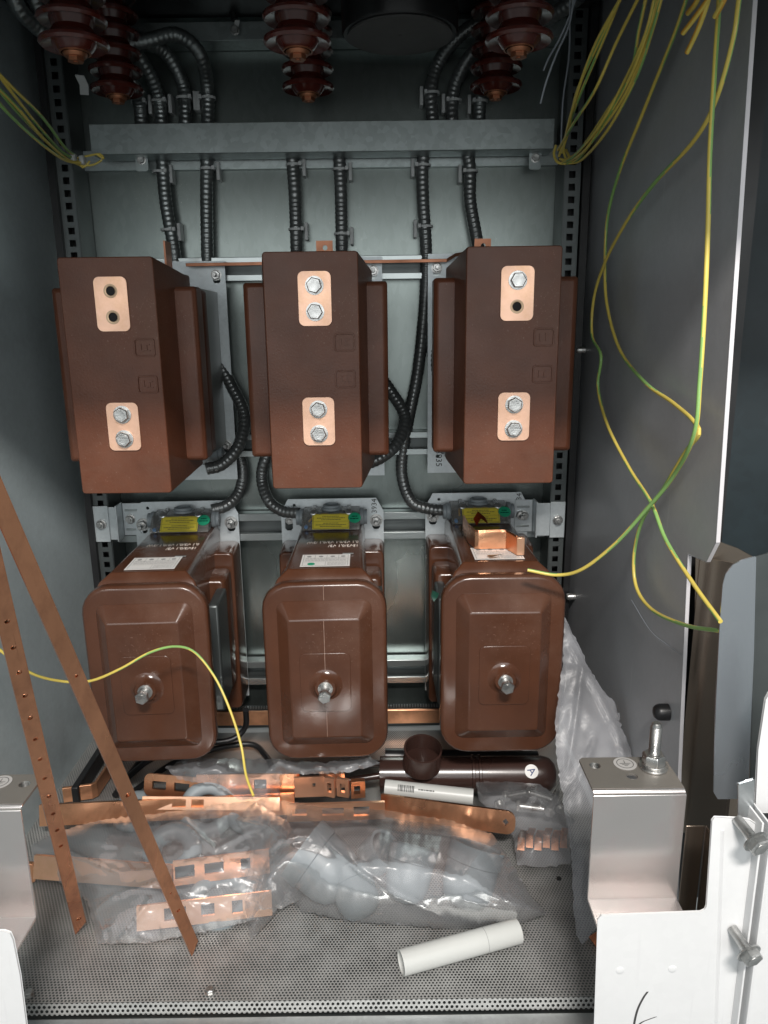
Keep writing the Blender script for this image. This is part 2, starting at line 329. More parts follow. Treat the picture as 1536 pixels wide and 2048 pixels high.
def circ(cx, cy, r, n=18): return [(cx + r * math.cos(2 * math.pi * i / n), cy + r * math.sin(2 * math.pi * i / n)) for i in range(n)]
def smooth_path(pts, step=0.004):
    P = [pts[0] * 2 - pts[1]] + list(pts) + [pts[-1] * 2 - pts[-2]]; out = []
    for i in range(1, len(P) - 2):
        a, b, c, d = P[i - 1:i + 3]; n = max(2, int((c - b).length / 0.002))
        for k in range(n):
            t = k / n
            out.append(0.5 * ((2 * b) + (c - a) * t + (2 * a - 5 * b + 4 * c - d) * t * t + (3 * b - a - 3 * c + d) * t ** 3))
    out.append(P[-2]); res = [out[0]]; acc = 0
    for i in range(1, len(out)):
        acc += (out[i] - out[i - 1]).length
        if acc >= step: res.append(out[i]); acc = 0
    if (res[-1] - out[-1]).length > step * .3: res.append(out[-1])
    return res
def text(s, size, mx, matname, parent, name='lettering', depth=0.0002, align='CENTER'):
    cu = bpy.data.curves.new('txt', 'FONT'); cu.body = s; cu.size = size; cu.align_x = align; cu.align_y = 'CENTER'; cu.extrude = depth; cu.resolution_u = 2
    ob = bpy.data.objects.new('txt', cu); me = bpy.data.meshes.new_from_object(ob)
    bpy.data.objects.remove(ob)
    mb = MB(); mb.add([mx @ v.co for v in me.vertices], [list(p.vertices) for p in me.polygons])
    return mb.build(name, matname, parent)
def conduit(pts, r, label, m='conduit', pitch=0.0040, group='corrugated conduits'):
    p = smooth_path(pts, pitch / 4); mb = MB()
    mb.tube(p, r, 14, radf=lambda i: r if (i % 4) < 2 else r * 0.945)
    return tag(mb.build('conduit', m, smooth=60), label, 'conduit', group)
def wire(pts, r, label, two=True, name='earth_wire', cat='wire', group=None, twist=0.30, mats=('yellow', 'green'), step=0.005, ph=0.0):
    if name != 'thread': pts = [pts[0] + (pts[0] - pts[1]).normalized() * .16] + list(pts)      # carries on outside the view
    p = smooth_path(pts, step); mb = MB(); seg = 12; per = max(1, twist / step)
    def mf(i, k):
        a = (k / seg + i / per + 0.12 * math.sin(i * 0.09) + ph) % 1.0
        return 1 if a < 0.45 else 0
    mb.tube(p, r, seg, matfn=mf if two else None)
    return tag(mb.build(name, list(mats) if two else mats[0]), label, cat, group)
rnd = random.Random(5)
def dashes(mb, x0, x1, y, h, mx, m=0, word=(0.002, 0.006), gap=0.0008):
    x = x0
    while x < x1:
        wd = min(rnd.uniform(*word), x1 - x); mb.add([(x, y, 0), (x + wd, y, 0), (x + wd, y + h, 0), (x, y + h, 0)], [(0, 1, 2, 3)], m, mx); x += wd + gap
YB = 1.45                                                # back sheet
XL, XR = -0.492, 0.463                                   # cabinet sides
# ------------------------------------------------------------------ setting
mb = MB(); mb.box(XL - .02, XR + .02, YB, YB + .004, -.02, 1.75)
struct(mb.build('wall_back', 'wall_sheet'))
mb = MB(); mb.box(XL - .004, XL, 0.60, YB - .001, -.05, 1.75); struct(mb.build('wall_left', 'galv_side'))
# right side sheet with its stepped front edge
ex = [atx(1530, -260, XR), atx(1506, 0, XR), atx(1432, 1085, XR), atx(1413, 1123, XR), atx(1376, 1108, XR), atx(1356, 1540, XR), atx(1350, 1800, XR)]
pl = [(YB - .001, 1.75), (YB - .001, -.02)] + [(p.y, p.z) for p in reversed(ex)]
pl[2] = (pl[2][0], pl[2][1]); pl.insert(2, (ex[-1].y, -.02)); pl.append((ex[0].y, 1.75))
mb = MB(); mb.poly([(p[0], p[1]) for p in pl], (), 0.0038, frame((XR, 0, 0), (0, 1, 0), (0, 0, 1)))
struct(mb.build('wall_right', 'galv_right', bevel=0.0003))
mb = MB()
for i in range(1, len(ex) - 1 + 0):
    a, b = ex[i], ex[i + 1]
    n = V((0, -(b - a).z, (b - a).y)).normalized() * 0.0008
    if n.y > 0: n = -n
    mb.add([a + n + V((-.0002, 0, 0)), a + n + V((.0042, 0, 0)), b + n + V((.0042, 0, 0)), b + n + V((-.0002, 0, 0))], [(0, 1, 2, 3)])
struct(mb.build('wall_right_edge', 'edge'))
mb = MB(); mb.box(XL - .02, XR + .02, 0.50, YB + .004, 1.751, 1.76); struct(mb.build('ceiling', 'galv_side'))
mb = MB(); mb.box(XL - .1, XR + .3, 0.52, 0.53, 1.08, 1.80); struct(mb.build('front_header', 'galv_side'))
# perforated floor, upturned front lip of the same mesh, and a tray below
yf = atz(600, 2000, 0).y
mb = MB(); mb.add([(XL, yf, 0), (XR, yf, 0), (XR, YB - .02, 0), (XL, YB - .02, 0)], [(0, 1, 2, 3)])
struct(mb.build('floor', 'perf'))
mb = MB(); mb.box(XL, XR, yf, YB - .005, -.045, -.043); struct(mb.build('floor_tray', 'rail'))
# front sill of the cabinet floor: bent mesh lip, then a plain zinc channel
t = thing('floor_sill', 'zinc sill channel along the front edge of the perforated floor', 'sill', (0, yf, 0))
mb = MB(); mb.add([(XL, yf, -.0005), (XR, yf, -.0005), (XR, yf - .003, -.016), (XL, yf - .003, -.016)], [(0, 3, 2, 1)]); mb.build('mesh_lip', 'perf_lip', t)
mb = MB(); mb.box(XL - .01, XR + .01, yf - .034, yf - .007, -.030, -.0165); mb.box(XL - .01, XR + .01, yf - .037, yf - .034, -.07, -.0165); mb.build('channel', 'zinc', t, bevel=.001)
for px, py in ((58, 1990), (420, 1985)):
    p = atz(px, py, 0); mb = MB(); mb.bolt(up(p.x, p.y, .0005), .005, .004); tag(mb.build('floor_screw', 'bolt'), 'small zinc screw at the %s of the mesh floor front edge' % ('left end' if px < 100 else 'middle'), 'screw', 'floor screws')
# ---- perforated uprights
def upright(x, side, label):
    t = thing('perforated_upright', label, 'rail', (x, 1.38, 0), 'perforated uprights')
    mb = MB(); z0, z1, pit = .05, 1.74, .0202; xa, xb, h = x - .0125, x + .0125, .0055
    n = int((z1 - z0) / pit); Y0, Y1 = 1.380, 1.3825
    mb.box(xa, x - h, Y0, Y1, z0, z0 + n * pit); mb.box(x + h, xb, Y0, Y1, z0, z0 + n * pit)
    for i in range(n): mb.box(x - h, x + h, Y0, Y1, z0 + i * pit + .011, z0 + (i + 1) * pit)
    mb.build('perforated_face', 'rail', t)
    mb = MB(); e = side * .0125
    mb.box(min(x + e, x + e + side * .002), max(x + e, x + e + side * .002), 1.38, YB - .002, z0, z1)
    mb.box(min(x - e, x - e - side * .001), max(x - e, x - e - side * .001), 1.3826, YB - .002, z0, z1)
    mb.build('return_flange', 'rail', t)
    mb = MB(); mb.box(x - .011, x + .011, 1.41, 1.412, z0, z1); mb.build('backing_strip', 'black', t)
    return t
upright(-.437, -1, 'dark perforated steel upright beside the left side wall')
upright(.4265, 1, 'dark perforated steel upright beside the right side wall')
for sx, xx in ((-1, -.457), (1, .449)):
    mb = MB(); mb.box(xx - .006, xx + .006, 1.37, YB - .002, .05, 1.74)
    tag(mb.build('corner_post', 'black'), 'black corner post between the perforated upright and the %s side wall' % ('left' if sx < 0 else 'right'), 'post', 'corner posts')
# ---- cover beam in front of the upper conduits
a = at(177, 246, 1.365); b = at(1110, 240, 1.365); c = at(600, 304, 1.365); d = at(600, 243, 1.365)
t = thing('cable_cover_beam', 'long folded galvanised beam running across above the six brown transformers', 'beam', (0, 1.39, c.z))
mb = MB(); mb.box(a.x, b.x, 1.365, 1.367, c.z, d.z); mb.box(a.x, b.x, 1.3672, 1.418, c.z, c.z + .002); mb.box(a.x, b.x, 1.3672, 1.398, d.z - .002, d.z); mb.build('cover', 'galv', t, bevel=.0008)
mb = MB(); mb.box(XL + .04, XR - .03, 1.435, 1.449, c.z - .012, c.z + .02); mb.build('back_strip', 'galv', t)
for px, py in ((284, 322), (1070, 318)):
    p = at(px, py, 1.40); o = mb = MB()
    mb.poly(rrect(.0105, .017, .005), [circ(0, .001, .0035)], .002, front(p.x, 1.40, p.z)); tb = mb.build('mounting_tab', 'galv', t)
    mb = MB(); mb.bolt(front(p.x, 1.397, p.z + .001), .006, .005); mb.build('bolt', 'bolt', t)
# ---- strut channels across the back sheet
def strut(ytop, ybot, xa, xb, label, Y=1.418):
    zt = at(655, ytop, Y).z; zb = at(655, ybot, Y).z; q = (zt - zb)
    t = thing('strut_channel', label, 'channel', ((xa + xb) / 2, Y, zb), 'zinc strut channels behind the transformers')
    mb = MB(); lip = q * .27
    mb.box(xa, xb, Y, Y + .002, zb, zb + lip); mb.box(xa, xb, Y, Y + .002, zt - lip, zt)
    mb.box(xa, xb, Y + .002, Y + .026, zt - .002, zt); mb.box(xa, xb, Y + .002, Y + .026, zb, zb + .002)
    mb.box(xa, xb, Y + .002, Y + .010, zb + lip - .002, zb + lip); mb.box(xa, xb, Y + .002, Y + .010, zt - lip, zt - lip + .002)
    mb.build('channel_walls', 'strut', t, bevel=.0009)
    mb = MB(); mb.box(xa, xb, Y + .024, Y + .0255, zb + .002, zt - .002); mb.build('channel_back', 'rail', t)
    return t
strut(512, 560, -.42, .415, 'topmost zinc strut channel behind the upper row of transformers')
strut(866, 912, -.42, .415, 'zinc strut channel behind the lower halves of the upper transformers')
strut(1026, 1080, -.455, .45, 'zinc strut channel level with the yellow labelled terminal boxes')
strut(1322, 1368, -.42, .415, 'lowest zinc strut channel behind the lower row of transformers')
# clamp brackets holding the strut on the uprights
for side, px, lab in ((1, 1078, 'right'), (-1, 240, 'left')):
    sgn = side; p = at(px, 1040, 1.375)
    if side < 0: p = at(226, 1048, 1.375)
    t = thing('clamp_bracket', 'bent zinc clamp bracket fixing the strut to the %s upright' % lab, 'bracket', (p.x, 1.375, p.z - .03), 'clamp brackets')
    x0 = p.x; ux = .4265 * 1 if side > 0 else -.437
    mb = MB(); z0, z1 = p.z - .035, p.z + .035
    xi = x0 - sgn * .006
    mb.box(min(ux - .014, ux + .014), max(ux - .014, ux + .014), 1.374, 1.377, z0, z1)
    mb.box(min(xi, xi + .003), max(xi, xi + .003), 1.374, 1.408, z0, z1)
    if side > 0: mb.box(xi - .035, xi - .0005, 1.405, 1.4075, z0 + .004, z1 - .002)
    else: mb.box(xi + .0035, xi + .040, 1.405, 1.4075, z0 + .004, z1 - .002)
    mb.box(min(xi, ux), max(xi, ux), 1.3775, 1.380, z0 + .003, z1 - .003)
    mb.build('clamp_plate', 'plate', t, bevel=.0008)
    mb = MB(); mb.bolt(front(ux, 1.373, p.z), .0075, .006, shaft=.004); mb.build('bolt', 'bolt', t)
    mb = MB(); mb.bolt(front(xi - sgn * .018, 1.404, p.z + .002), .0075, .006, shaft=.003); mb.build('bolt', 'bolt', t)
    for dz in (-.019, .019):
        mb = MB(); q0 = xi - .031 if side > 0 else xi + .008; mb.box(q0, q0 + .024, 1.4035, 1.4052, p.z + dz - .002, p.z + dz + .002); mb.build('pressed_rib', 'strut', t, bevel=.0006)
# ---- upper angle at the back
p = at(280, 45, 1.40); q = at(716, 78, 1.40)
mb = MB(); mb.box(p.x - .05, q.x + .35, 1.40, 1.402, q.z, p.z); mb.box(p.x - .05, q.x + .35, 1.402, 1.448, q.z, q.z + .002)
tag(mb.build('angle_rail', 'galv', bevel=.0008), 'dim galvanised angle rail across the top behind the hanging insulators', 'rail')
mb = MB(); mb.box(XL + .01, XR - .01, 1.32, 1.40, p.z + .006, p.z + .035)
tag(mb.build('black_crossbar', 'black'), 'black crossbar at the very top behind the insulators', 'bar')
# ---- hanging black cables with lug at top
for (pts, lab) in (([(455, -20), (462, 15), (470, 40), (466, 62)], 'short black lead bolted to the top angle rail left of the middle insulator'),
                   ([(905, -20), (895, 25), (902, 45), (898, 64)], 'short black lead beside the black drum')):
    t = thing('bonding_lead', lab, 'lead', at(pts[-1][0], pts[-1][1], 1.39), 'short bonding leads')
    mb = MB(); mb.tube(smooth_path([at(x, y, 1.385) for x, y in pts[:3]]), .006, 10); mb.build('cable', 'black', t)
    a, b = at(*pts[2], 1.385), at(*pts[3], 1.395); mb = MB(); mb.ribbon([a, b], (.008, 0, 0), .002); mb.build('lug', 'tie', t)
    mb = MB(); mb.bolt(front(b.x + .004, 1.392, b.z), .006, .005); mb.build('bolt', 'bolt', t)
# ---- black drum hanging from the roof
p = at(800, 70, 1.22)
t = thing('black_drum', 'round black drum with grey underside hanging beside the middle insulators', 'drum', p)
R = .084
mb = MB(); mb.lathe([(R * .97, 0), (R, .004), (R, .06), (R * 1.01, .062), (R * 1.01, .12), (R * .9, .125), (R * .9, 1.75 - p.z)], up(p.x, p.y, p.z), 48); mb.build('drum_body', 'drum', t)
mb = MB(); mb.lathe([(R * .90, 0), (R * .90, .003)], up(p.x, p.y, p.z - .0032), 48); mb.lathe([(.002, 0), (.002, .001)], up(p.x, p.y - .01, p.z - .0043), 10); mb.build('underside_disc', 'drum_under', t)
# ---- corrugated conduits
def cp(pts, Y=1.425): return [at(x, y, Y if len(r) == 0 else r[0]) for x, y, *r in pts]
def cl(lst, Y=1.425): return [at(a[0], a[1], a[2] if len(a) > 2 else Y) for a in lst]
C = [
 ([(238, 60, 1.38), (262, 150, 1.39), (280, 215), (284, 290)], 'conduit_zinc', 'conduit passing behind the rear left insulator into the cover beam'),
 ([(225, 60, 1.36), (262, 95, 1.37), (300, 150, 1.40), (320, 210), (324, 300), (331, 400), (348, 500), (352, 560)], 'conduit_zinc', 'conduit bending out from behind the left insulators and running down to the left transformer'),
 ([(215, 40, 1.33), (270, 75, 1.36), (330, 105, 1.40), (364, 165), (370, 215), (371, 290)], 'conduit_zinc', 'second conduit from the right of the left group, ending behind the beam'),
 ([(250, 92, 1.35), (300, 80, 1.36), (355, 70, 1.375), (400, 108, 1.385), (415, 180), (414, 300), (413, 400), (415, 530)], 'conduit_zinc', 'widest bending conduit of the left group, running down right of the left transformer'),
 ([(585, 250), (585, 320), (590, 400), (594, 540)], 'conduit', 'conduit going down behind the left half of the middle transformer'),
 ([(677, 250), (679, 320), (682, 400), (684, 540)], 'conduit', 'conduit going down behind the right half of the middle transformer'),
 ([(1000, 25, 1.38), (930, 62, 1.40), (880, 120), (862, 180), (864, 250), (846, 320), (846, 400), (852, 500), (850, 600), (836, 740), (815, 850), (803, 940), (822, 1002, 1.41), (860, 1018, 1.40), (900, 1020, 1.39)], 'conduit', 'longest conduit, winding down between middle and right transformers to the lower right terminal box'),
 ([(975, 75, 1.39), (935, 120, 1.41), (908, 180), (906, 250), (937, 320), (940, 400), (950, 460), (965, 540)], 'conduit', 'conduit running down to the copper tab on the upper right transformer'),
 ([(1000, 100, 1.36), (972, 160, 1.40), (960, 205), (958, 290)], 'conduit_zinc', 'conduit half hidden behind the rear right insulator'),
 ([(852, 520, 1.43), (854, 600, 1.43), (862, 680, 1.42), (878, 780, 1.41), (893, 850, 1.40)], 'conduit', 'thin looking conduit squeezed along the left side of the upper right transformer'),
 ([(425, 700, 1.42), (462, 770, 1.41), (488, 830, 1.39), (478, 890, 1.36), (445, 928, 1.34), (412, 938, 1.33)], 'conduit', 'conduit loop curling into the terminal box under the upper left transformer'),
 ([(455, 860, 1.43), (484, 930, 1.43), (480, 980, 1.42), (455, 1010, 1.40), (424, 1020, 1.39)], 'conduit', 'short conduit loop entering the lower left terminal box from the right'),
 ([(560, 860, 1.43), (530, 920, 1.43), (524, 960, 1.43), (538, 1002, 1.41), (565, 1022, 1.40), (597, 1026, 1.39)], 'conduit', 'conduit loop entering the lower middle terminal box from the left'),
 ([(750, 740, 1.42), (783, 785, 1.41), (810, 835, 1.39), (795, 885, 1.36), (762, 915, 1.34), (726, 930, 1.33)], 'conduit', 'conduit loop curling behind the lower right corner of the upper middle transformer'),
 ([(18, -30, 1.18), (40, 20, 1.20), (75, 55, 1.23), (120, 95, 1.26)], 'conduit_zinc', 'leftmost conduit crossing the top left corner'),
 ([(60, -30, 1.20), (78, 15, 1.22), (110, 45, 1.24), (150, 70, 1.26)], 'conduit_zinc', 'conduit behind the front left insulator in the top left corner'),
 ([(1160, -10, 1.22), (1120, 22, 1.25), (1080, 40, 1.28), (1010, 60, 1.32)], 'conduit', 'dark conduit crossing behind the front right insulator'),
]
for pts, m, lab in C: conduit(cl(pts), .0114, lab, m)
# ---- clips tying conduits to the back sheet
for px, py, sd, lab in ((278, 205, 1, 'leftmost clip above the beam'), (318, 203, 1, 'clip above the beam on the second conduit from the left'), (368, 197, 1, 'clip above the beam on the third conduit from the left'),
     (416, 197, -1, 'clip above the beam on the widest bending conduit'), (864, 187, -1, 'clip above the beam left of two others at right'), (908, 202, -1, 'middle clip of the three above the beam at right'),
     (960, 204, -1, 'rightmost clip above the beam'), (320, 344, 1, 'clip just below the beam on the leftmost conduit'), (337, 460, 1, 'clip above the upper left transformer'), (415, 338, 1, 'clip just below the beam on the second conduit from left'),
     (587, 330, 1, 'clip just below the beam above the middle transformer, left one'), (592, 459, 1, 'clip close above the middle transformer top left corner'), (680, 339, 1, 'clip just below the beam above the middle transformer, right one'), (683, 468, 1, 'clip close above the middle transformer by its copper tab'),
     (846, 331, -1, 'clip just below the beam on the longest conduit'), (941, 343, -1, 'clip just below the beam on the rightmost conduit'), (851, 453, -1, 'clip on the longest conduit left of the upper right transformer')):
    p = at(px, py, 1.425)
    t = thing('cable_clip', 'pale nylon ' + lab, 'clip', p, 'nylon clips on the conduits')
    mb = MB(); mb.lathe([(.0125, -.002), (.0135, -.002), (.0135, .002), (.0125, .002)], up(p.x, p.y, p.z), 24, cap=False); mb.box(p.x - .002 + sd * .012, p.x + .003 + sd * .012, 1.410, 1.416, p.z - .003, p.z + .003); mb.build('tie', 'tie', t)
    mb = MB(); x = p.x + sd * .018; mb.box(x - .003, x + .003, 1.425, 1.449, p.z - .018, p.z + .012); mb.build('adhesive_base', 'tie', t, bevel=.001)
# ---- hanging insulators
def insulator(x, y, z, s, label, nshed=7):
    t = thing('post_insulator', label, 'insulator', (x, y, z), 'brown ribbed insulators hanging from the top')
    core, shed, pit = .023 * s, .0415 * s, .0262 * s; z0 = z + .013 * s
    prof = [(core * .72, z0 - .004), (core * .95, z0)]
    for i in range(nshed):
        h = z0 + .006 * s + i * pit; big = shed
        prof += [(core * 1.15, h), (big * .72, h - .001), (big * .93, h - .003 * s), (big, h), (big * .98, h + .0035 * s), (big * .75, h + .008 * s), (core * 1.15, h + .013 * s), (core, h + .018 * s)]
    prof += [(core, 1.75)]
    mb = MB(); mb.lathe([(a, b - 0) for a, b in prof], up(x, y, 0), 48); mb.build('ribbed_body', 'porcelain', t, smooth=50)
    mb = MB(); mb.lathe([(.0125 * s, z + .005 * s), (.0145 * s, z + .008 * s), (.0150 * s, z0 - .003)], up(x, y, 0), 24); mb.lathe([(.0185 * s, z0 - .004), (.0185 * s, z0 - .001)], up(x, y, 0), 24); mb.build('copper_terminal', 'copper_dark', t)
    mb = MB(); mb.loft([[(x + .010 * s * math.cos(k * math.pi / 3), y + .010 * s * math.sin(k * math.pi / 3), zz) for k in range(6)] for zz in (z, z + .0065 * s)]); mb.lathe([(.0035, 0), (.0035, .001)], up(x, y, z - .001), 10); mb.build('terminal_nut', 'copper_dark', t)
for px, py, Y, s, lab, n in ((237, 207, 1.32, 1.0, 'ribbed brown insulator hanging at rear left above the beam end', 15), (617, 203, 1.32, 1.0, 'ribbed brown insulator hanging at rear in the middle', 15),
        (991, 200, 1.32, 1.0, 'ribbed brown insulator hanging at rear right above the beam', 15), (152, 124, 1.03, 1.0, 'large ribbed brown insulator hanging at front in the top left corner', 15),
        (596, 120, 1.03, 1.0, 'large ribbed brown insulator hanging at front in the middle', 15), (1037, 116, 1.03, 1.0, 'large ribbed brown insulator hanging at front right', 15)):
    p = at(px, py, Y); insulator(p.x, Y, p.z, s, lab, n)
p = at(150, 150, 1.25); q = at(160, 188, 1.28)
mb = MB(); mb.ribbon([p, (p + q) / 2 + V((.003, 0, 0)), q], (.012, .004, 0), .002)
tag(mb.build('bare_strap', 'tie'), 'pale flat strap hanging below the front left insulator', 'strap')
# ------------------------------------------------------------------ upper transformers
def make_ct(cx, cz, label, top, bot, tag3935=False, box=True, rz=0.0):
    yw = 1.410; t = thing('current_transformer', label, 'transformer', (cx, yw, cz), 'upper row of current transformers')
    ORG[t.name] = V((0, 0, 0))
    Lf = 1.08 - yw                                     # local y of the front face
    R4 = lambda hw, hz, y, r=.004: [(p[0], y, p[1]) for p in rrect(hw, hz, r, 2)]
    mb = MB(); mb.loft([R4(.0655, .1655, Lf), R4(.0665, .1655, Lf + .006), R4(.083, .1490, Lf + .105), R4(.083, .149, Lf + .13)]); mb.build('front_block', 'epoxy_ct', t, bevel=.0012, fix=True)
    mb = MB()
    mb.loft([R4(.100, .124, Lf + .062), R4(.106, .129, Lf + .068), R4(.106, .129, Lf + .104), R4(.101, .124, Lf + .108)])
    mb.loft([R4(.092, .119, Lf + .108), R4(.092, .119, Lf + .128), ])
    mb.loft([R4(.098, .124, Lf + .128), R4(.100, .127, Lf + .132), R4(.100, .127, Lf + .160), R4(.096, .122, Lf + .164)]); mb.build('flange', 'epoxy_ct', t, bevel=.002, fix=True)
    mb = MB(); mb.loft([R4(.078, .125, Lf + .150), R4(.080, .130, Lf + .17), R4(.080, .130, -.004)]); mb.build('rear_body', 'epoxy', t, bevel=.002, fix=True)
    for sx in (-1, 1): mb = MB(); mb.box(sx * .0815 - .0012, sx * .0815 + .0012, -.168, -.004, -.142, .132); mb.build('core_plate', 'core_grey', t, bevel=.001)
    # wall plate with slots
    slot = lambda x, z: [(x - .007, z - .006), (x - .007, z + .006), (x - .004, z + .010), (x + .004, z + .010), (x + .007, z + .006), (x + .007, z - .006), (x + .004, z - .010), (x - .004, z - .010)]
    out = [(-.099, -.212), (.099, -.212), (.099, .185), (-.099, .185)]
    mb = MB(); mb.poly(out, [slot(x, z) for x in (-.083, .083) for z in (-.150, .157)] + [circ(x, -.18, .0035, 10) for x in (-.08, .08)], .0025, front(0, -.0005, 0)); mb.build('wall_plate', 'plate', t, fix=True)
    for x in (-.083, .083):
        for z in (-.146, .161):
            mb = MB(); mb.bolt(front(x, -.0032, z), .0075, .007, shaft=.012); mb.build('plate_bolt', 'bolt', t)
    # terminals
    for zc, kinds, hh in ((.103, top, .0365), (-.067, bot, .0345)):
        mb = MB(); hz = [.0175, -.0175]
        mb.poly(rrect(.0228, hh, .008), [circ(0, h, .0075, 20) for h in hz], .0022, front(.005, Lf - .0004, zc)); tm = mb.build('terminal', 'contact', t, bevel=.0005)
        mb = MB(); mb.box(.005 - .021, .005 + .021, Lf - .0004, Lf - .0002, zc - hh + .002, zc + hh - .002); mb.build('hole_shade', 'void', tm)  # near-black sheet stands in for the shade inside the empty holes
        for h, k in zip(hz, kinds):
            if k: mb = MB(); mb.bolt(front(.005, Lf - .0026, zc + h), .0100, .0075, rot=rnd.uniform(0, 1)); mb.build('bolt', 'bolt', tm)
            else: mb = MB(); mb.lathe([(.0095, 0), (.0095, .0004), (.0076, .0006), (.0062, .0002)], front(.005, Lf - .0026, zc + h), 24, cap=False); mb.build('threaded_hole', 'brass', tm)
    # moulded marks
    for dz, ch in ((.0437, 'P1'), (-.0075, 'P2')):
        mb = MB(); fr = front(.0445, Lf + .0003, dz)
        mb.poly(rrect(.0145, .0125, .004, 3), [rrect(.0128, .0108, .003, 3)], .0022, fr)
        k = MB.build(mb, 'moulded_mark', 'epoxy_ct', t, bevel=.0003)
        q = random.Random(int(cx * 1000) + int(dz * 1e4)); m2 = MB()
        m2.box(-.006, -.0045, -.005, .005, 0, .0018, 0, fr); m2.box(-.0045, 0, -.005, -.0035, 0, .0018, 0, fr); m2.box(.002, .0075, .0035, .005, 0, .0018, 0, fr); m2.box(.002, .0035, -.005, .0034, 0, .0018, 0, fr); m2.box(.0036, .0075, -.005, -.0036, 0, .0018, 0, fr)
        m2.build('moulded_figure', 'epoxy_ct', k)
    # terminal box at the foot
    if box:
        mb = MB(); mb.box(-.045, .062, -.055, -.004, -.175, -.137); tb = mb.build('terminal_box', 'case', t, bevel=.004)
        mb = MB(); mb.box(-.03, .03, -.0575, -.0556, -.170, -.145); mb.build('warning_label', 'label_yellow', tb)
        mb = MB(); mb.lathe([(.016, 0), (.016, .010), (.0135, .012), (.0135, .018)], frame((.062, -.03, -.156), (0, 1, 0), (0, 0, 1)), 20); mb.build('cable_gland', 'pvc_grey', tb)
    if tag3935:
        text('3935', .0165, front(-.078, -.0034, -.184) @ Matrix.Rotation(-math.pi / 2, 4, 'Z'), 'ink', t, 'stamped_number')
        mb = MB(); mb.lathe([(.011, 0), (.011, .0004)], front(-.044, -.020, -.160), 24); mb.build('green_sticker', 'sticker_green', t)
        mb = MB(); mb.lathe([(.013, 0), (.013, .012)], frame((-.062, -.022, -.160), (0, -1, 0), (0, 0, 1)), 20); mb.build('cable_gland', 'pvc_grey', t)
    t.rotation_euler = (0, 0, rz)
    return t
make_ct(-.280, .7295, 'brown upper left transformer with both holes of its upper terminal empty', (0, 0), (1, 1))
make_ct(.001, .7335, 'brown upper middle transformer with bolts in all four terminal holes', (1, 1), (1, 1))
make_ct(.281, .737, 'brown upper right transformer with one bolt and one empty hole in its upper terminal', (1, 0), (1, 1), True)
# earth tabs and thin earth bar above the upper row
for px, py, Y, lab in ((649, 492, 1.30, 'small copper tab with a hole standing above the upper middle transformer'), (965, 488, 1.30, 'small copper tab with a hole above the upper right transformer corner')):
    p = at(px, py, Y); mb = MB(); mb.poly([(-.0135, -.05), (.0135, -.05), (.0135, .008), (-.0135, .008)], [circ(.001, -.003, .004)], .003, front(p.x, Y, p.z)); tag(mb.build('copper_tab', 'copper_old', bevel=.0004), lab, 'tab', 'copper tabs above the transformers')
p = at(339, 500, 1.33); mb = MB(); mb.box(p.x - .0015, p.x + .0015, 1.30, 1.335, p.z - .03, p.z + .012); tag(mb.build('copper_tab', 'copper_old'), 'copper tab seen edge on above the upper left transformer', 'tab', 'copper tabs above the transformers')
a, b = at(372, 533, 1.385), at(905, 524, 1.385)
mb = MB(); mb.ribbon([V((a.x, 1.385, a.z)), V((b.x - .01, 1.385, b.z)), V((b.x + .004, 1.375, b.z + .008)), V((b.x + .03, 1.34, b.z + .010))], (0, 0, .0055), .003)
tag(mb.build('earth_bar', 'copper_old', bevel=.0003), 'thin copper earth bar running across behind the tops of the upper transformers', 'busbar')
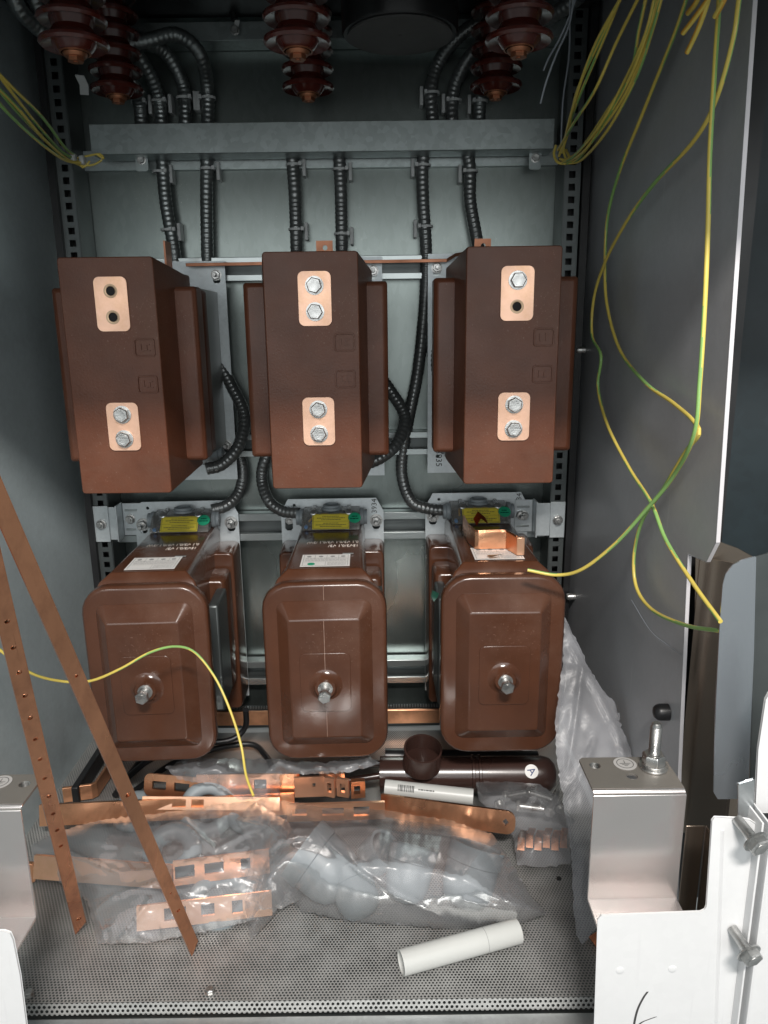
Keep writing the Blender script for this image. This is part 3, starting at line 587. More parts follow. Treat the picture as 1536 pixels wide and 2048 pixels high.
# ------------------------------------------------------------------ lower transformers
def make_vt(cx, cz, label, rz=0.0, num=True, green_oval=False, nuts=(1, 1), bolt_out=.012, gland=-1, clean_label=True):
    yw = 1.410; t = thing('voltage_transformer', label, 'transformer', (cx, yw, cz), 'lower row of voltage transformers'); ORG[t.name] = V((0, 0, 0))
    Lf = -.340
    R4 = lambda hw, hz, y, r, cz_=0, n=6: [(p[0], y, p[1] + cz_) for p in rrect(hw, hz, r, n)]
    mb = MB(); mb.loft([R4(.0905, .1445, Lf, .040), R4(.0945, .1485, Lf + .004, .043), R4(.0955, .1495, Lf + .014, .044), R4(.0945, .1485, Lf + .020, .043), R4(.086, .140, Lf + .030, .038)])
    mb.build('front_flange', 'epoxy', t, bevel=.0015, fix=True, smooth=50)
    mb = MB(); mb.loft([R4(.073, .122, Lf + .0005, .014), R4(.071, .120, Lf - .0015, .013), R4(.0545, .0985, Lf - .019, .004), R4(.0535, .0975, Lf - .020, .004)])
    mb.build('raised_panel', 'epoxy', t, bevel=.0018, fix=True)
    mb = MB(); mb.poly(rrect(.0385, .0485, .009, 4, 0, -.004), (), .0022, front(0, Lf - .0197, 0)); mb.build('centre_pad', 'epoxy', t, bevel=.0011)
    mb = MB(); mb.lathe([(.026, 0), (.024, .001), (.0185, .004), (.016, .010), (.015, .0112)], front(0, Lf - .0218, -.008), 32); mb.build('boss', 'epoxy', t, smooth=50)
    mb = MB(); f_ = front(0, Lf - .0328, -.008)
    mb.lathe([(.0112, 0), (.0112, .0016)], f_, 24); mb.lathe([(.0095, .0018), (.0095, .0042)], f_, 24)
    mb.lathe([(.006, .004), (.006, .004 + bolt_out)], f_, 16)
    mb.bolt(front(0, Lf - .0328 - .004 - bolt_out, -.008), .0094, .0075, washer=False, rot=rnd.uniform(0, 1)); mb.build('terminal_bolt', 'bolt', t)
    # neck, shoulder and foot of the casting
    def T(hb, ht, zb, zt, y, c=.008): return [(-hb, y, zb), (hb, y, zb), (hb, y, zt - c * 2), (ht + (hb - ht) * .3, y, zt - c * .4), (ht - c * .4, y, zt), (-ht + c * .4, y, zt), (-ht - (hb - ht) * .3, y, zt - c * .4), (-hb, y, zt - c * 2)]
    mb = MB(); mb.loft([T(.082, .078, -.135, .137, Lf + .022), T(.078, .071, -.135, .150, Lf + .030), T(.066, .060, -.14, .1585, Lf + .042), T(.062, .055, -.14, .1585, -.070), T(.062, .055, -.14, .1585, -.004)]); mb.build('neck', 'epoxy', t, bevel=.002, fix=True)
    mb = MB(); mb.loft([R4(.088, .108, -.150, .008, -.02, 2), R4(.092, .112, -.140, .009, -.02, 2), R4(.092, .112, -.085, .009, -.02, 2)]); mb.build('core_block', 'epoxy', t, bevel=.003, fix=True)
    for sx in (-1, 1): mb = MB(); mb.box(sx * .083 - .009, sx * .083 + .009, -.235, -.145, -.120, .075); mb.build('core_side', 'rail', t, bevel=.004)
    mb = MB(); mb.loft([R4(.096, .158, -.080, .01, -.040, 3), R4(.098, .160, -.070, .01, -.040, 3), R4(.099, .161, -.004, .01, -.040, 3)]); mb.build('foot', 'epoxy', t, bevel=.002, fix=True)
    slot = lambda x, z: [(x - .0075, z - .008), (x - .0075, z + .010), (x - .004, z + .014), (x + .004, z + .014), (x + .0075, z + .010), (x + .0075, z - .008), (x + .004, z - .012), (x - .004, z - .012)]
    out = [(-.099, -.212), (.099, -.212), (.099, .176), (.085, .202), (-.085, .202), (-.099, .176)]
    mb = MB(); mb.poly(out, [slot(x, z) for x in (-.0845, .0845) for z in (-.19, .152)] + [circ(-.073, .190, .003, 10)], .0025, front(0, -.0005, 0)); mb.build('wall_plate', 'plate', t, fix=True)
    for x, k in ((-.0845, nuts[0]), (.0845, nuts[1])):
        mb = MB(); y0 = -.0032
        mb.lathe([(.0125, 0), (.0125, .0015)], front(x, y0, .158), 24) if k else None
        mb.bolt(front(x, y0 - .0015 if k else .012, .158), .0085, .008, washer=False, shaft=.018 if k else .004); mb.build('plate_nut', 'bolt', t)
    # rating lettering and nameplate on top of the neck
    topz = .1587
    Tm = Matrix.Translation((.052, -.165, topz + .0006)) @ Matrix.Rotation(math.pi, 4, 'Z') @ Matrix.Diagonal((1, 1.7, 1, 1))
    text('15√3/0,1 √3/', .0098, Tm @ Matrix.Translation((0, .0072, 0)), 'ink_white', t, 'rating_lettering', align='LEFT')
    text('0,1 √3/0,1 √3/0,1 /3W', .0098, Tm @ Matrix.Translation((0, -.0062, 0)), 'ink_white', t, 'rating_lettering', align='LEFT')
    np_ = MB(); np_.box(-.039, .039, -.292, -.230, topz + .0011, topz + .0015); npl = np_.build('nameplate', 'label_white', t)
    m2 = MB(); z = topz + .0017; U = Matrix.Translation((0, -.261, z)) @ Matrix.Diagonal((1.06, 1.05, 1, 1))
    def hl(x0, x1, y0, y1): m2.add([(x0, y0, 0), (x1, y0, 0), (x1, y1, 0), (x0, y1, 0)], [(0, 1, 2, 3)], 0, U)
    for yy in (-.027, .0265): hl(-.034, .034, yy, yy + .0006)
    for xx in (-.034, .0334): hl(xx, xx + .0006, -.027, .027)
    hl(-.034, .034, -.008, -.0074); hl(-.034, .034, .006, .0066)
    for xx in (-.017, 0.001, .019): hl(xx, xx + .0005, .0066, .0265)
    hl(.000, .0005, -.027, -.008)
    for yy in (.0012, -.0035, .0092): dashes(m2, -.031, .031, yy, .0016, U)
    for yy in (-.013, -.018, -.023): dashes(m2, .003, .031, yy, .0014, U)
    for xx in (-.026, -.008, .010, .026): m2.lathe([(.0035, 0), (.0035, .0002)], U @ Matrix.Translation((xx, .018, 0)), 12)
    m2.build('nameplate_print', 'ink_grey', npl)
    m2 = MB(); m2.box(.026, .044, -.2305, -.225, topz + .0016, topz + .002); m2.build('foil_tag', 'zinc', npl)
    if green_oval: m2 = MB(); m2.lathe([(.006, 0), (.006, .0003)], Matrix.Translation((-.022, -.281, topz + .0018)), 20); m2.build('green_dot', 'sticker_green', npl)
    # clear terminal box with labels, screws and wires
    zb = .150; zt = .190
    prof = [(-.004, zb + .018), (-.058, zb + .018), (-.075, zb - .0), (-.075, zb + .030 - .004), (-.062, zt - .002), (-.030, zt), (-.004, zt)]
    prof = [(-.004, .1695), (-.078, .1695), (-.074, .178), (-.050, .196), (-.004, .198)]
    rings = [[(sx * .054, y, z) for y, z in prof] for sx in (-1, 1)]
    mb = MB(); mb.loft(rings); tb = mb.build('terminal_box', 'case', t, bevel=.002, fix=True)
    mb = MB(); mb.box(-.048, .048, -.046, -.010, .1705, .180); mb.build('terminal_strip', 'black', tb, bevel=.001)
    for k, x in enumerate((-.036, -.012, .012, .036)):
        q = [V((x, -.012, .178)), V((x + .004, -.025, .188)), V((x + rnd.uniform(-.012, .012), -.042, .190)), V((x + rnd.uniform(-.006, .006), -.055, .181))]
        mb = MB(); mb.tube(smooth_path(q, .002), .0018, 8); mb.build('inner_wire', 'copper_wire', tb)
    mb = MB(); mb.tube([V((-.046, -.062, .1745)), V((-.046, -.071, .1745))], .0035, 10); mb.build('blue_sleeve', 'blue', tb)
    d_ = V((0, .004 * 0 + .004, .0085)) ; y0, z0, y1, z1 = -.078, .1700, -.0505, .1955
    sl = frame((0, (y0 + y1) / 2 - .0035, (z0 + z1) / 2 + .0012), (1, 0, 0), (0, y1 - y0, z1 - z0))
    m2 = MB(); m2.poly(rrect(.034, .0165, .001, 2), (), .0003, sl); lb = m2.build('warning_label', 'label_yellow', tb)
    m2 = MB(); s2 = sl @ Matrix.Translation((0, 0, .0006)); bx = rrect(.0325, .015, .001, 2)
    m2.poly(bx, [rrect(.0320, .0145, .001, 2)], .0001, s2)
    m2.add([(-.032, -.0002, 0), (.032, -.0002, 0), (.032, .0002, 0), (-.032, .0002, 0)], [(0, 1, 2, 3)], 0, s2)
    for yy, w_ in ((.0105, .016), (.0068, .026), (.003, .018), (-.0045, .014), (-.008, .028), (-.0115, .02)): dashes(m2, -w_, w_, yy, .0013, s2)
    m2.build('label_print', 'ink', lb)
    m2 = MB(); m2.lathe([(.0115, 0), (.0115, .0004)], sl @ Matrix.Translation((.044, .007, .0008)), 28); gs = m2.build('round_sticker', 'sticker_green', tb)
    m2 = MB(); s3 = sl @ Matrix.Translation((.044, .007, .0014)); dashes(m2, -.005, .005, .002, .002, s3); dashes(m2, -.008, .008, -.003, .002, s3); m2.build('sticker_print', 'green_tape', gs)
    for x in (-.033, .033):
        mb = MB(); mb.lathe([(.0062, 0), (.0062, .003), (.005, .004)], frame((x, -.052, .197), (1, 0, 0), (0, .75, .75)), 16); mb.build('box_screw', 'zinc', tb)
        mb = MB(); mb.box(x - .004, x + .004, -.046, -.008, .1955, .202); mb.build('screw_tower', 'case', tb, bevel=.002)
    mb = MB(); mb.lathe([(.019, 0), (.019, .004), (.0165, .005), (.0165, .009), (.013, .010), (.013, .006)], up(0, -.026, .1975), 28); mb.build('top_plug', 'pvc_grey', tb)
    for sx in (-1, 1):
        mb = MB(); mb.lathe([(.0165, 0), (.0165, .006), (.014, .008), (.014, .013)], frame((sx * .054, -.026, .182), (0, sx, 0), (0, 0, 1)), 24); mb.build('cable_gland', 'pvc_grey', tb)
    tb.location = (0, 0, -.0105)
    if num: text('3934', .0145, front(.0815, -.0034, .186) @ Matrix.Rotation(math.pi / 2, 4, 'Z'), 'ink', t, 'stamped_number')
    t.rotation_euler = (0, 0, rz)
    return t
v1 = make_vt(-.284, .2735, 'brown lower left transformer crossed by a yellow green wire', math.radians(2.6), num=False)
v2 = make_vt(-.002, .275, 'brown lower middle transformer with a pale seam line down its front', math.radians(1.2), green_oval=True, nuts=(0, 1), bolt_out=.018)
v3 = make_vt(.277, .283, 'brown lower right transformer with a copper connector on top', math.radians(.2))
# mould seams, worn
for v, xs, segs in ((v2, .000, ((.095, .125), (.045, .097), (-.02, .045), (-.0965, -.053))),):
    mb = MB()
    for z0, z1 in segs:
        y = (-.3622 if z1 == .045 else -.3603) if z1 < .098 else -.3405
        if z0 > .094: mb.add([(xs - .0004, -.3412, .122), (xs + .0004, -.3412, .122), (xs + .0004, -.3412, .147), (xs - .0004, -.3412, .147)], [(0, 1, 2, 3)]); continue
        mb.box(xs - .0004, xs + .0004, y - .0002, y + .001, max(z0, -.0965), min(z1, .0965))
    mb.build('mould_seam', 'epoxy_seam', v)
# ------------------------------------------------------------------ right of the opening: posts, flanges, white front panel
def solid_px(pts, Y, t, name, m, parent=None, bevel=.0006, holes=()):
    P3 = [at(x, y, Y) for x, y in pts]; H3 = [[at(x, y, Y) for x, y in h] for h in holes]
    mb = MB(); mb.poly([(p.x, p.z) for p in P3], [[(p.x, p.z) for p in h] for h in H3], t, frame((0, Y + t, 0), (1, 0, 0), (0, 0, 1)))
    return mb.build(name, m, parent, bevel=bevel)
# dark painted face of the neighbouring cubicle
mb = MB(); mb.box(.50, 1.30, 1.02, 1.03, -.1, 2.0)
tag(mb.build('neighbour_panel', 'teal'), 'dark teal painted panel beyond the right edge of the opening', 'panel')
mb = MB(); a = at(1505, 500, .86); mb.box(.470, .560, .985, 1.0, -.1, 2.0)
tag(mb.build('gap_shade', 'black'), 'black sheet standing in for the shade in the gap right of the grey side sheet', 'strip')  # black sheet stands in for the shade of the open recess
t = thing('bronze_post', 'brownish metal post with a curved top behind the lower right side', 'post', at(1420, 1700, .93))
pts = [(1392, 1095), (1440, 1085), (1475, 1096), (1545, 1135), (1545, 1680), (1384, 1680)]
o = solid_px(pts, .93, .003, 'post_face', 'bronze', t)
c = [at(1438, y, .93) for y in (1090, 1680)]; mb = MB()
q0, q1 = at(1448, 1150, .90), at(1448, 1690, .90)
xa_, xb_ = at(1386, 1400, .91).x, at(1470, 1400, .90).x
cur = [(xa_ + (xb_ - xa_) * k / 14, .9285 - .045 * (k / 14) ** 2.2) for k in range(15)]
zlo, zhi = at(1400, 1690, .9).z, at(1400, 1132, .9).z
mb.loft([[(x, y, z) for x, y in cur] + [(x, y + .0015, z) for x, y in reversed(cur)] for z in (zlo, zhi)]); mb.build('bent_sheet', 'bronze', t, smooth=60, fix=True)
t = thing('flange_strip', 'smooth zinc flange with a rounded top corner at the right edge', 'flange', at(1465, 1595, .72))
arc = [(1428 + 0 + 0, 1585), (1432, 1400), (1440, 1250), (1446, 1170), (1452, 1148), (1466, 1130), (1486, 1120), (1512, 1114), (1508, 1300), (1496, 1597), (1436, 1598)]
solid_px(arc, .72, .002, 'flange_face', 'zinc_grey', t, .0008)
arc2 = [(1513, 1113), (1560, 1100), (1560, 1640), (1502, 1640), (1500, 1580)]
solid_px(arc2, .745, .002, 'rear_strip', 'rail', t)
t = thing('galvanised_post', 'rough galvanised post ending above the upper hex bolt at right', 'post', at(1530, 1640, .62))
solid_px([(1533, 1400), (1575, 1330), (1578, 1625), (1512, 1625), (1518, 1500)], .665, .004, 'post_face', 'white_zinc', t)
solid_px([(1478, 1570), (1508, 1560), (1505, 1668), (1494, 1668), (1478, 1650)], .655, .003, 'lower_tongue', 'zinc', t)
# white front panel with notch
YP = .640
t = thing('front_panel', 'bright white zinc front panel with a notch and pen strokes, lower right', 'panel', at(1350, 2100, YP))
pts = [(1196, 1840), (1203, 1832), (1402, 1824), (1410, 1820), (1413, 1812), (1424, 1642), (1430, 1635), (1484, 1637), (1500, 1640), (1530, 1660), (1514, 2200), (1184, 2200)]
h1, h2 = circ(1240, 1941, 11.5, 20), circ(1345, 1938, 11.5, 20)
solid_px(pts, YP, .002, 'panel_face', 'white_zinc', t, .0005)
for cx_, cy_ in ((1240, 1941), (1345, 1938)):
    p = at(cx_, cy_, YP); mb = MB(); mb.lathe([(.0046, -.0002), (.0042, .0005), (.003, .0009), (.001, .0010)], front(p.x, YP, p.z), 20); mb.build('rivet', 'white_zinc', t)
for x0, x1, x2, x3 in ((1441, 1449, 1432, 1424),):
    a, b, c, d = at(x0, 1660, YP), at(x1, 1660, YP), at(x2, 2180, YP), at(x3, 2180, YP)
    mb = MB(); mb.loft([[(a.x, YP, a.z), ((a.x + b.x) / 2, YP - .0012, a.z), (b.x, YP, a.z)], [(d.x, YP, c.z), ((c.x + d.x) / 2, YP - .0012, c.z), (c.x, YP, c.z)]]); mb.build('pressed_rib', 'white_zinc', t, fix=True)
# pen strokes
def stroke(pts, r, name='pen_stroke'):
    mb = MB(); P_ = smooth_path([at(x, y, YP - .0004) for x, y in pts], .002); mb.ribbon([p for p in P_], (.0022, 0, .0003), .0003); return mb.build(name, 'ink', t)
stroke([(1293, 1984), (1284, 1997), (1273, 2020), (1266, 2050), (1264, 2080)], 2)
stroke([(1310, 2034), (1296, 2039), (1280, 2046), (1262, 2062)], 2)
t = thing('channel_post', 'white C shaped channel at the lower right corner beside the panel', 'post', at(1530, 2100, .63))
mb = MB()
a, b = at(1518, 1700, .628), at(1500, 2200, .628)
xr = a.x
mb.box(xr, xr + .002, .628, .66, b.z, a.z + .03); mb.box(xr + .006, xr + .008, .622, .66, b.z, a.z + .03); mb.box(xr + .011, xr + .2, .632, .634, b.z, a.z + .03)
mb.build('channel_lips', 'white_zinc', t, bevel=.0005)
for (px, py, lab, dx) in ((1510, 1682, 'hex bolt sticking out at the right edge under the galvanised post', -.014), (1497, 1905, 'hex bolt sticking out of the white front panel near its right edge', -.012)):
    p = at(px, py, .616); t2 = thing('hex_bolt', lab, 'bolt', p, 'bolts sticking out of the front frame')
    fr = frame(p, (1, 0, 0), (0, .12, 1)); bk = fr @ Matrix.Translation((0, 0, 0))
    mb = MB(); st = p; en = p + V((dx * .5, .0236, .007)); 
    mb.tube([en, st], .0052, 16); mb.build('shank', 'bolt', t2)
    ax = (st - en).normalized(); fm = frame(st, ax.orthogonal(), ax.cross(ax.orthogonal()))
    mb = MB(); mb.bolt(fm, .0098, .0075); mb.build('hex_head', 'bolt', t2)
# ------------------------------------------------------------------ Z brackets left and right of the floor
def zbracket(pt, Yf, label, stud=True, mirror=False):
    """pt: dict of photo pixels measured on the top fold (left, right), bottom fold"""
    L_, R_ = at(pt['l'][0], pt['l'][1], Yf), at(pt['r'][0], pt['r'][1], Yf)
    zt = (L_.z + R_.z) / 2; zb = at(pt['l'][0], pt['b'], Yf).z; x0, x1 = L_.x, R_.x
    t = thing('z_bracket', label, 'bracket', ((x0 + x1) / 2, Yf, zb), 'Z shaped zinc brackets')
    yb = atz(pt['l'][0], pt['back'], zt).y; zc = atz(1, 1, 0); dep = yb - Yf; r = .004
    rg = lambda x: None
    # folded sheet: profile in y-z swept along x
    prof = [(yb, zt), (Yf + r, zt)] + [(Yf + r - r * math.sin(a), zt - r + r * math.cos(a)) for a in (math.pi / 6, math.pi / 3, math.pi / 2)] + [(Yf, zb + r), (Yf - .0012, zb + .0012), (Yf - r, zb), (YP + .004, zb - .0005)]
    th = .003; N_ = len(prof); off = []
    for i in range(N_):
        a = V((prof[max(i - 1, 0)][0], prof[max(i - 1, 0)][1])); b = V((prof[min(i + 1, N_ - 1)][0], prof[min(i + 1, N_ - 1)][1])); d = (b - a).normalized(); n = V((d.y, -d.x)) * th
        off.append((prof[i][0] - n.x * -1 * -1 if False else prof[i][0] + (-d.y) * th * -1, prof[i][1] + d.x * th * 1))
    # top plate separately, with holes
    mb = MB(); pr = prof[1:]; of = off[1:]
    mb.loft([[(x0, p[0], p[1]), (x1, p[0], p[1]), (x1, o_[0], o_[1]), (x0, o_[0], o_[1])] for p, o_ in zip(pr, of)]); mb.build('folded_face', 'yellow_zinc', t, bevel=.0005, fix=True, smooth=60)
    W = x1 - x0; ch = .010
    def q(px, py): p = atz(px, py, zt); return (p.x, p.y)
    outer = [(x0, Yf + r + .0002), (x1, Yf + r + .0002), (x1, yb - ch), (x1 - ch, yb), (x0 + ch * .4, yb), (x0, yb - ch * .4)]
    hs = []
    for (px, py, rr) in pt['holes']: c = q(px, py); hs.append(circ(c[0], c[1], rr, 20))
    mb = MB(); mb.poly(outer, hs, .003, up(0, 0, zt - .003)); mb.build('top_plate', 'dull_zinc', t, bevel=.0006)
    for (px, py, rr), thr in zip(pt['holes'], pt['thr']):
        if thr:
            c = q(px, py); mb = MB()
            for k in range(5): mb.lathe([(rr - .0002, -k * .0014), (rr - .0012, -k * .0014 - .0007), (rr - .0002, -k * .0014 - .0014)], up(c[0], c[1], zt - .0003), 20, cap=False)
            mb.build('threaded_bush', 'bolt', t)
    if 'sym' in pt:
        c = q(*pt['sym']); S = up(c[0], c[1], zt + .0003)
        mb = MB(); mb.lathe([(.0125, 0), (.0125, .0003)], S, 36); st = mb.build('earth_sticker', 'sticker_grey', t)
        mb = MB(); S2 = up(c[0], c[1], zt + .0008)
        mb.poly(circ(0, 0, .0092, 32), [circ(0, 0, .0086, 32)], .0001, S2)
        mb.box(-.0003, .0003, 0, .006, 0, .0001, 0, S2)
        for yy, ww in ((0, .006), (-.0022, .004), (-.0044, .002)): mb.box(-ww, ww, yy - .0003, yy + .0003, 0, .0001, 0, S2)
        mb.build('earth_symbol', 'ink', st)
    return t, zt, q, yb
tR, ztR, qR, ybR = zbracket(dict(l=(1187, 1582), r=(1372, 1580), b=1794, back=1515, holes=[(1190, 1531, .0062), (1264, 1552, .0062)], thr=[1, 0], sym=(1250, 1528)), .69, 'folded zinc bracket with a tall threaded stud and earth sticker, at right')
tL, ztL, qL, ybL = zbracket(dict(l=(-60, 1613), r=(42, 1611), b=1832, back=1550, holes=[(49, 1568, .0062)], thr=[1], sym=(0, 1565)), .69, 'folded zinc bracket partly cut off by the left edge of the view')
# stud with nuts
c = qR(1306, 1535); t = thing('earth_stud', 'threaded zinc stud with nut and washers standing on the right bracket', 'stud', (c[0], c[1], ztR))
mb = MB(); r = .0062; prof = []; h = .0
for k in range(36): prof += [(r, .002 + k * .00135), (r * .88, .002 + k * .00135 + .0007)]
prof += [(r * .8, .0535), (r * .6, .0545)]
mb.lathe(prof, up(c[0], c[1], ztR), 20); mb.build('threaded_rod', 'bolt', t, smooth=20)
mb = MB(); mb.lathe([(.0152, 0), (.0152, .0022)], up(c[0], c[1], ztR + .0003), 28); mb.build('washer', 'bolt', t, bevel=.0004)
mb = MB(); mb.lathe([(.0125, 0), (.0125, .003)], up(c[0] + .0006, c[1], ztR + .0026), 28); mb.build('spring_washer', 'bolt', t, bevel=.0004)
mb = MB(); mb.bolt(up(c[0], c[1], ztR + .0057), .0114, .0115, washer=False, rot=.5); mb.build('nut', 'bolt', t, bevel=.0005)
# box section behind the right bracket
a, b = at(1380, 1652, .74), at(1412, 1825, .74)
t = thing('inner_channel', 'brown tinted zinc channel standing behind the right bracket', 'channel', (a.x, .74, 0))
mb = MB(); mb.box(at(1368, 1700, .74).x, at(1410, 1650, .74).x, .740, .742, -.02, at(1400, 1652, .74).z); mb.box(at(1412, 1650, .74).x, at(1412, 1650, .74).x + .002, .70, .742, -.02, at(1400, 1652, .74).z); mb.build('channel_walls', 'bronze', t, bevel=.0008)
# left white panel, cut off by the view
t = thing('left_front_panel', 'white zinc front panel at the lower left corner of the view', 'panel', at(0, 2100, YP))
solid_px([(-120, 1862), (8, 1862), (20, 1866), (26, 1880), (40, 1950), (54, 2060), (60, 2200), (-120, 2200)], YP, .002, 'panel_face', 'white_zinc', t, .0005)
# ------------------------------------------------------------------ studs and rubber cap on the side sheet
p = atx(1337, 1424, XR)
t = thing('rubber_cap', 'black domed rubber cap on the right side sheet above the stud', 'cap', p)
mb = MB(); mb.lathe([(.0108, 0), (.0108, .011), (.0098, .0145), (.007, .0180), (.003, .0195)], frame((XR - .0005, p.y, p.z), (0, 0, 1), (0, 1, 0)), 24); mb.build('cap_body', 'black', t, smooth=50)
for px, py, lab in ((1140, 1193, 'small round stud on the side sheet right of the lower right transformer'), (1160, 700, 'small dark stud on the side sheet right of the upper right transformer')):
    p = atx(px, py, XR - .01); mb = MB(); mb.lathe([(.0065, 0), (.0065, .014), (.005, .0165)], frame((XR - .0005, p.y, p.z), (0, 0, 1), (0, 1, 0)), 18); tag(mb.build('wall_stud', 'bolt'), lab, 'stud', 'studs on the side sheet')
# ------------------------------------------------------------------ copper connector on the lower right transformer
zt = .283 + .1615; t = thing('copper_connector', 'bent laminated copper connector resting on the lower right transformer', 'connector', atz(985, 1105, zt))
def pz(x, y, z=zt): q = atz(x, y, z); return V((q.x, q.y, z))
pth = [pz(930, 1072) + V((0, .022, 0)), pz(938, 1086), pz(950, 1097), pz(957, 1098), pz(1000, 1097), pz(1012, 1097), pz(1034, 1110)]
for k in range(3):
    mb = MB(); off = V((0, .0028 * k, .0006 * k)); mb.ribbon([p + off for p in pth], (0, 0, .029), .0022); mb.build('copper_leaf', 'copper', t, bevel=.0004)
e = pth[-1]; mb = MB(); mb.box(e.x - .001, e.x + .011, e.y - .003, e.y + .009, zt + .0005, zt + .029); mb.build('end_block', 'copper_bright', t, bevel=.0006)
p = pz(935, 1078); mb = MB(); mb.ribbon([p + V((.012, .02, .03)), p + V((.018, .012, .045)), p + V((.03, .008, .036))], (.006, 0, -.012), .0015); mb.build('bent_tongue', 'copper_dull', t)
mb = MB(); p = atz(992, 1112, zt + .002); mb.add([(p.x - .014, p.y + .006, zt + .002), (p.x - .009, p.y - .008, zt + .004), (p.x + .006, p.y - .004, zt + .006), (p.x + .014, p.y + .002, zt + .003), (p.x + .006, p.y + .001, zt + .003)], [(0, 1, 2, 4), (2, 3, 4)]); mb.add([(p.x - .014, p.y + .006, zt + .001), (p.x - .009, p.y - .008, zt + .003), (p.x + .006, p.y - .004, zt + .005)], [(2, 1, 0)])
tag(mb.build('tape_scrap', 'green_tape'), 'dark green scrap of tape lying on the white nameplate at right', 'tape', 'dark green tape scraps')
p = at(870, 1190, 1.09); mb = MB(); mb.add([p + V((-.004, 0, .008)), p + V((.006, -.004, .004)), p + V((.004, 0, -.004)), p + V((-.002, -.003, -.010)), p + V((-.006, 0, -.002))], [(0, 1, 2), (0, 2, 4), (2, 3, 4)])
tag(mb.build('tape_scrap', 'green_tape'), 'dark green scrap of tape on the left edge of the lower right transformer', 'tape', 'dark green tape scraps')
# ------------------------------------------------------------------ wires
XW = XR - .025
def wl_(lst):
    out = []
    for a in lst:
        out.append(at(a[0], a[1], a[2]) if len(a) > 2 else atx(a[0], a[1], XW))
    return out
wire(wl_([(1482, -30), (1466, 80), (1430, 205), (1385, 285), (1310, 365), (1255, 440), (1212, 520), (1188, 595), (1184, 670), (1202, 712), (1196, 775), (1215, 850), (1258, 935), (1302, 1005), (1332, 1080), (1385, 1165), (1441, 1243)]),   .0024, 'yellow green wire with a small kink beside the upper right transformer', ph=.1)
XW = XR - .018
wire(wl_([(1382, -30), (1352, 60), (1320, 140), (1280, 240), (1240, 340), (1216, 430), (1210, 520), (1214, 610), (1240, 700), (1290, 765), (1345, 805), (1385, 840), (1398, 868), (1370, 905), (1325, 980), (1285, 1040), (1268, 1110), (1273, 1175), (1305, 1220), (1370, 1250), (1441, 1262)]), .0024, 'yellow green wire sweeping in a wide S and ending level with the bronze post', ph=.5)
XW = XR - .032
wire(wl_([(1440, -30), (1436, 40), (1430, 130), (1420, 300), (1416, 450), (1410, 600), (1400, 760), (1388, 870), (1345, 955, .86), (1290, 1022, .91), (1230, 1088, .95), (1165, 1138, .99), (1115, 1150, 1.02), (1055, 1140, 1.03)]), .0025, 'mostly yellow wire hanging straight, then curving to an end at the lower right transformer', mats=('yellow', 'green'), twist=.5, ph=.2)
# tied bundle at upper right: loops of one long wire
t = thing('wire_coil', 'bundle of looped yellow green wire hanging at the upper right corner', 'wire coil', at(1128, 325, 1.30))
end = (1128, 318, 1.30)
for k, ps in enumerate(([(1255, -40, .98), (1215, 60, 1.05), (1160, 190, 1.15), (1135, 260, 1.25), (1118, 312, 1.30)], [(1262, -40, .97), (1190, 90, 1.08), (1150, 200, 1.16), (1128, 290, 1.27), (1132, 320, 1.30)],
        [(1300, -50, .95), (1235, 80, 1.04), (1190, 180, 1.10), (1145, 250, 1.2), (1116, 300, 1.30)], [(1298, -30, .95), (1278, 60, .99), (1262, 140, 1.03), (1215, 220, 1.1), (1160, 300, 1.22), (1128, 322, 1.30)],
        [(1316, -30, .93), (1290, 70, .97), (1250, 160, 1.04), (1200, 250, 1.12), (1150, 310, 1.24), (1122, 326, 1.30)], [(1322, -30, .93), (1300, 50, .96), (1262, 150, 1.02), (1218, 230, 1.10), (1170, 300, 1.2), (1130, 328, 1.30)],
        [(1330, -30, .92), (1305, 60, .96), (1270, 160, 1.02), (1215, 260, 1.12), (1165, 318, 1.24), (1135, 327, 1.28)], [(1326, -30, .92), (1300, 70, .97), (1250, 190, 1.05), (1190, 275, 1.16), (1150, 322, 1.26), (1120, 318, 1.30)],
        [(1260, -40, .97), (1205, 70, 1.06), (1155, 180, 1.15), (1140, 250, 1.22), (1124, 305, 1.29)])):
    mb = MB(); q_ = [at(*a) for a in ps]; P_ = smooth_path([q_[0] + (q_[0] - q_[1]).normalized() * .14] + q_, .006); mb.tube(P_, .0021, 8, matfn=lambda i, q, k=k: 1 if ((q / 8 + i / 60 + k * .37) % 1) < .22 else 0); mb.build('wire_strand', ['yellow', 'green'], t)
mb = MB(); lp = [at(1112, 290, 1.31), at(1108, 310, 1.31), at(1118, 326, 1.30), at(1140, 322, 1.29), at(1132, 300, 1.31)]; mb.tube(smooth_path(lp, .004), .0022, 8); mb.build('wire_end', 'yellow', t)
for k, (ps, lab) in enumerate((([(1408, -30, .80), (1392, 5, .82), (1376, 26, .84)], 'shortest cut wire end at the top edge, leftmost of four'), ([(1440, -40, .78), (1415, 0, .80), (1390, 35, .82), (1366, 66, .84)], 'cut yellow wire end at the top edge, second from left'),
        ([(1425, -30, .79), (1410, 20, .81), (1393, 65, .83), (1374, 105, .85)], 'longest cut yellow wire end hanging at the top edge'), ([(1462, -40, .77), (1448, 0, .78), (1430, 33, .80)], 'cut yellow wire end at the top edge, rightmost of four'))):
    wire([at(*a) for a in ps], .0026, lab, group='cut wire ends at the top', mats=('yellow', 'copper_wire'))
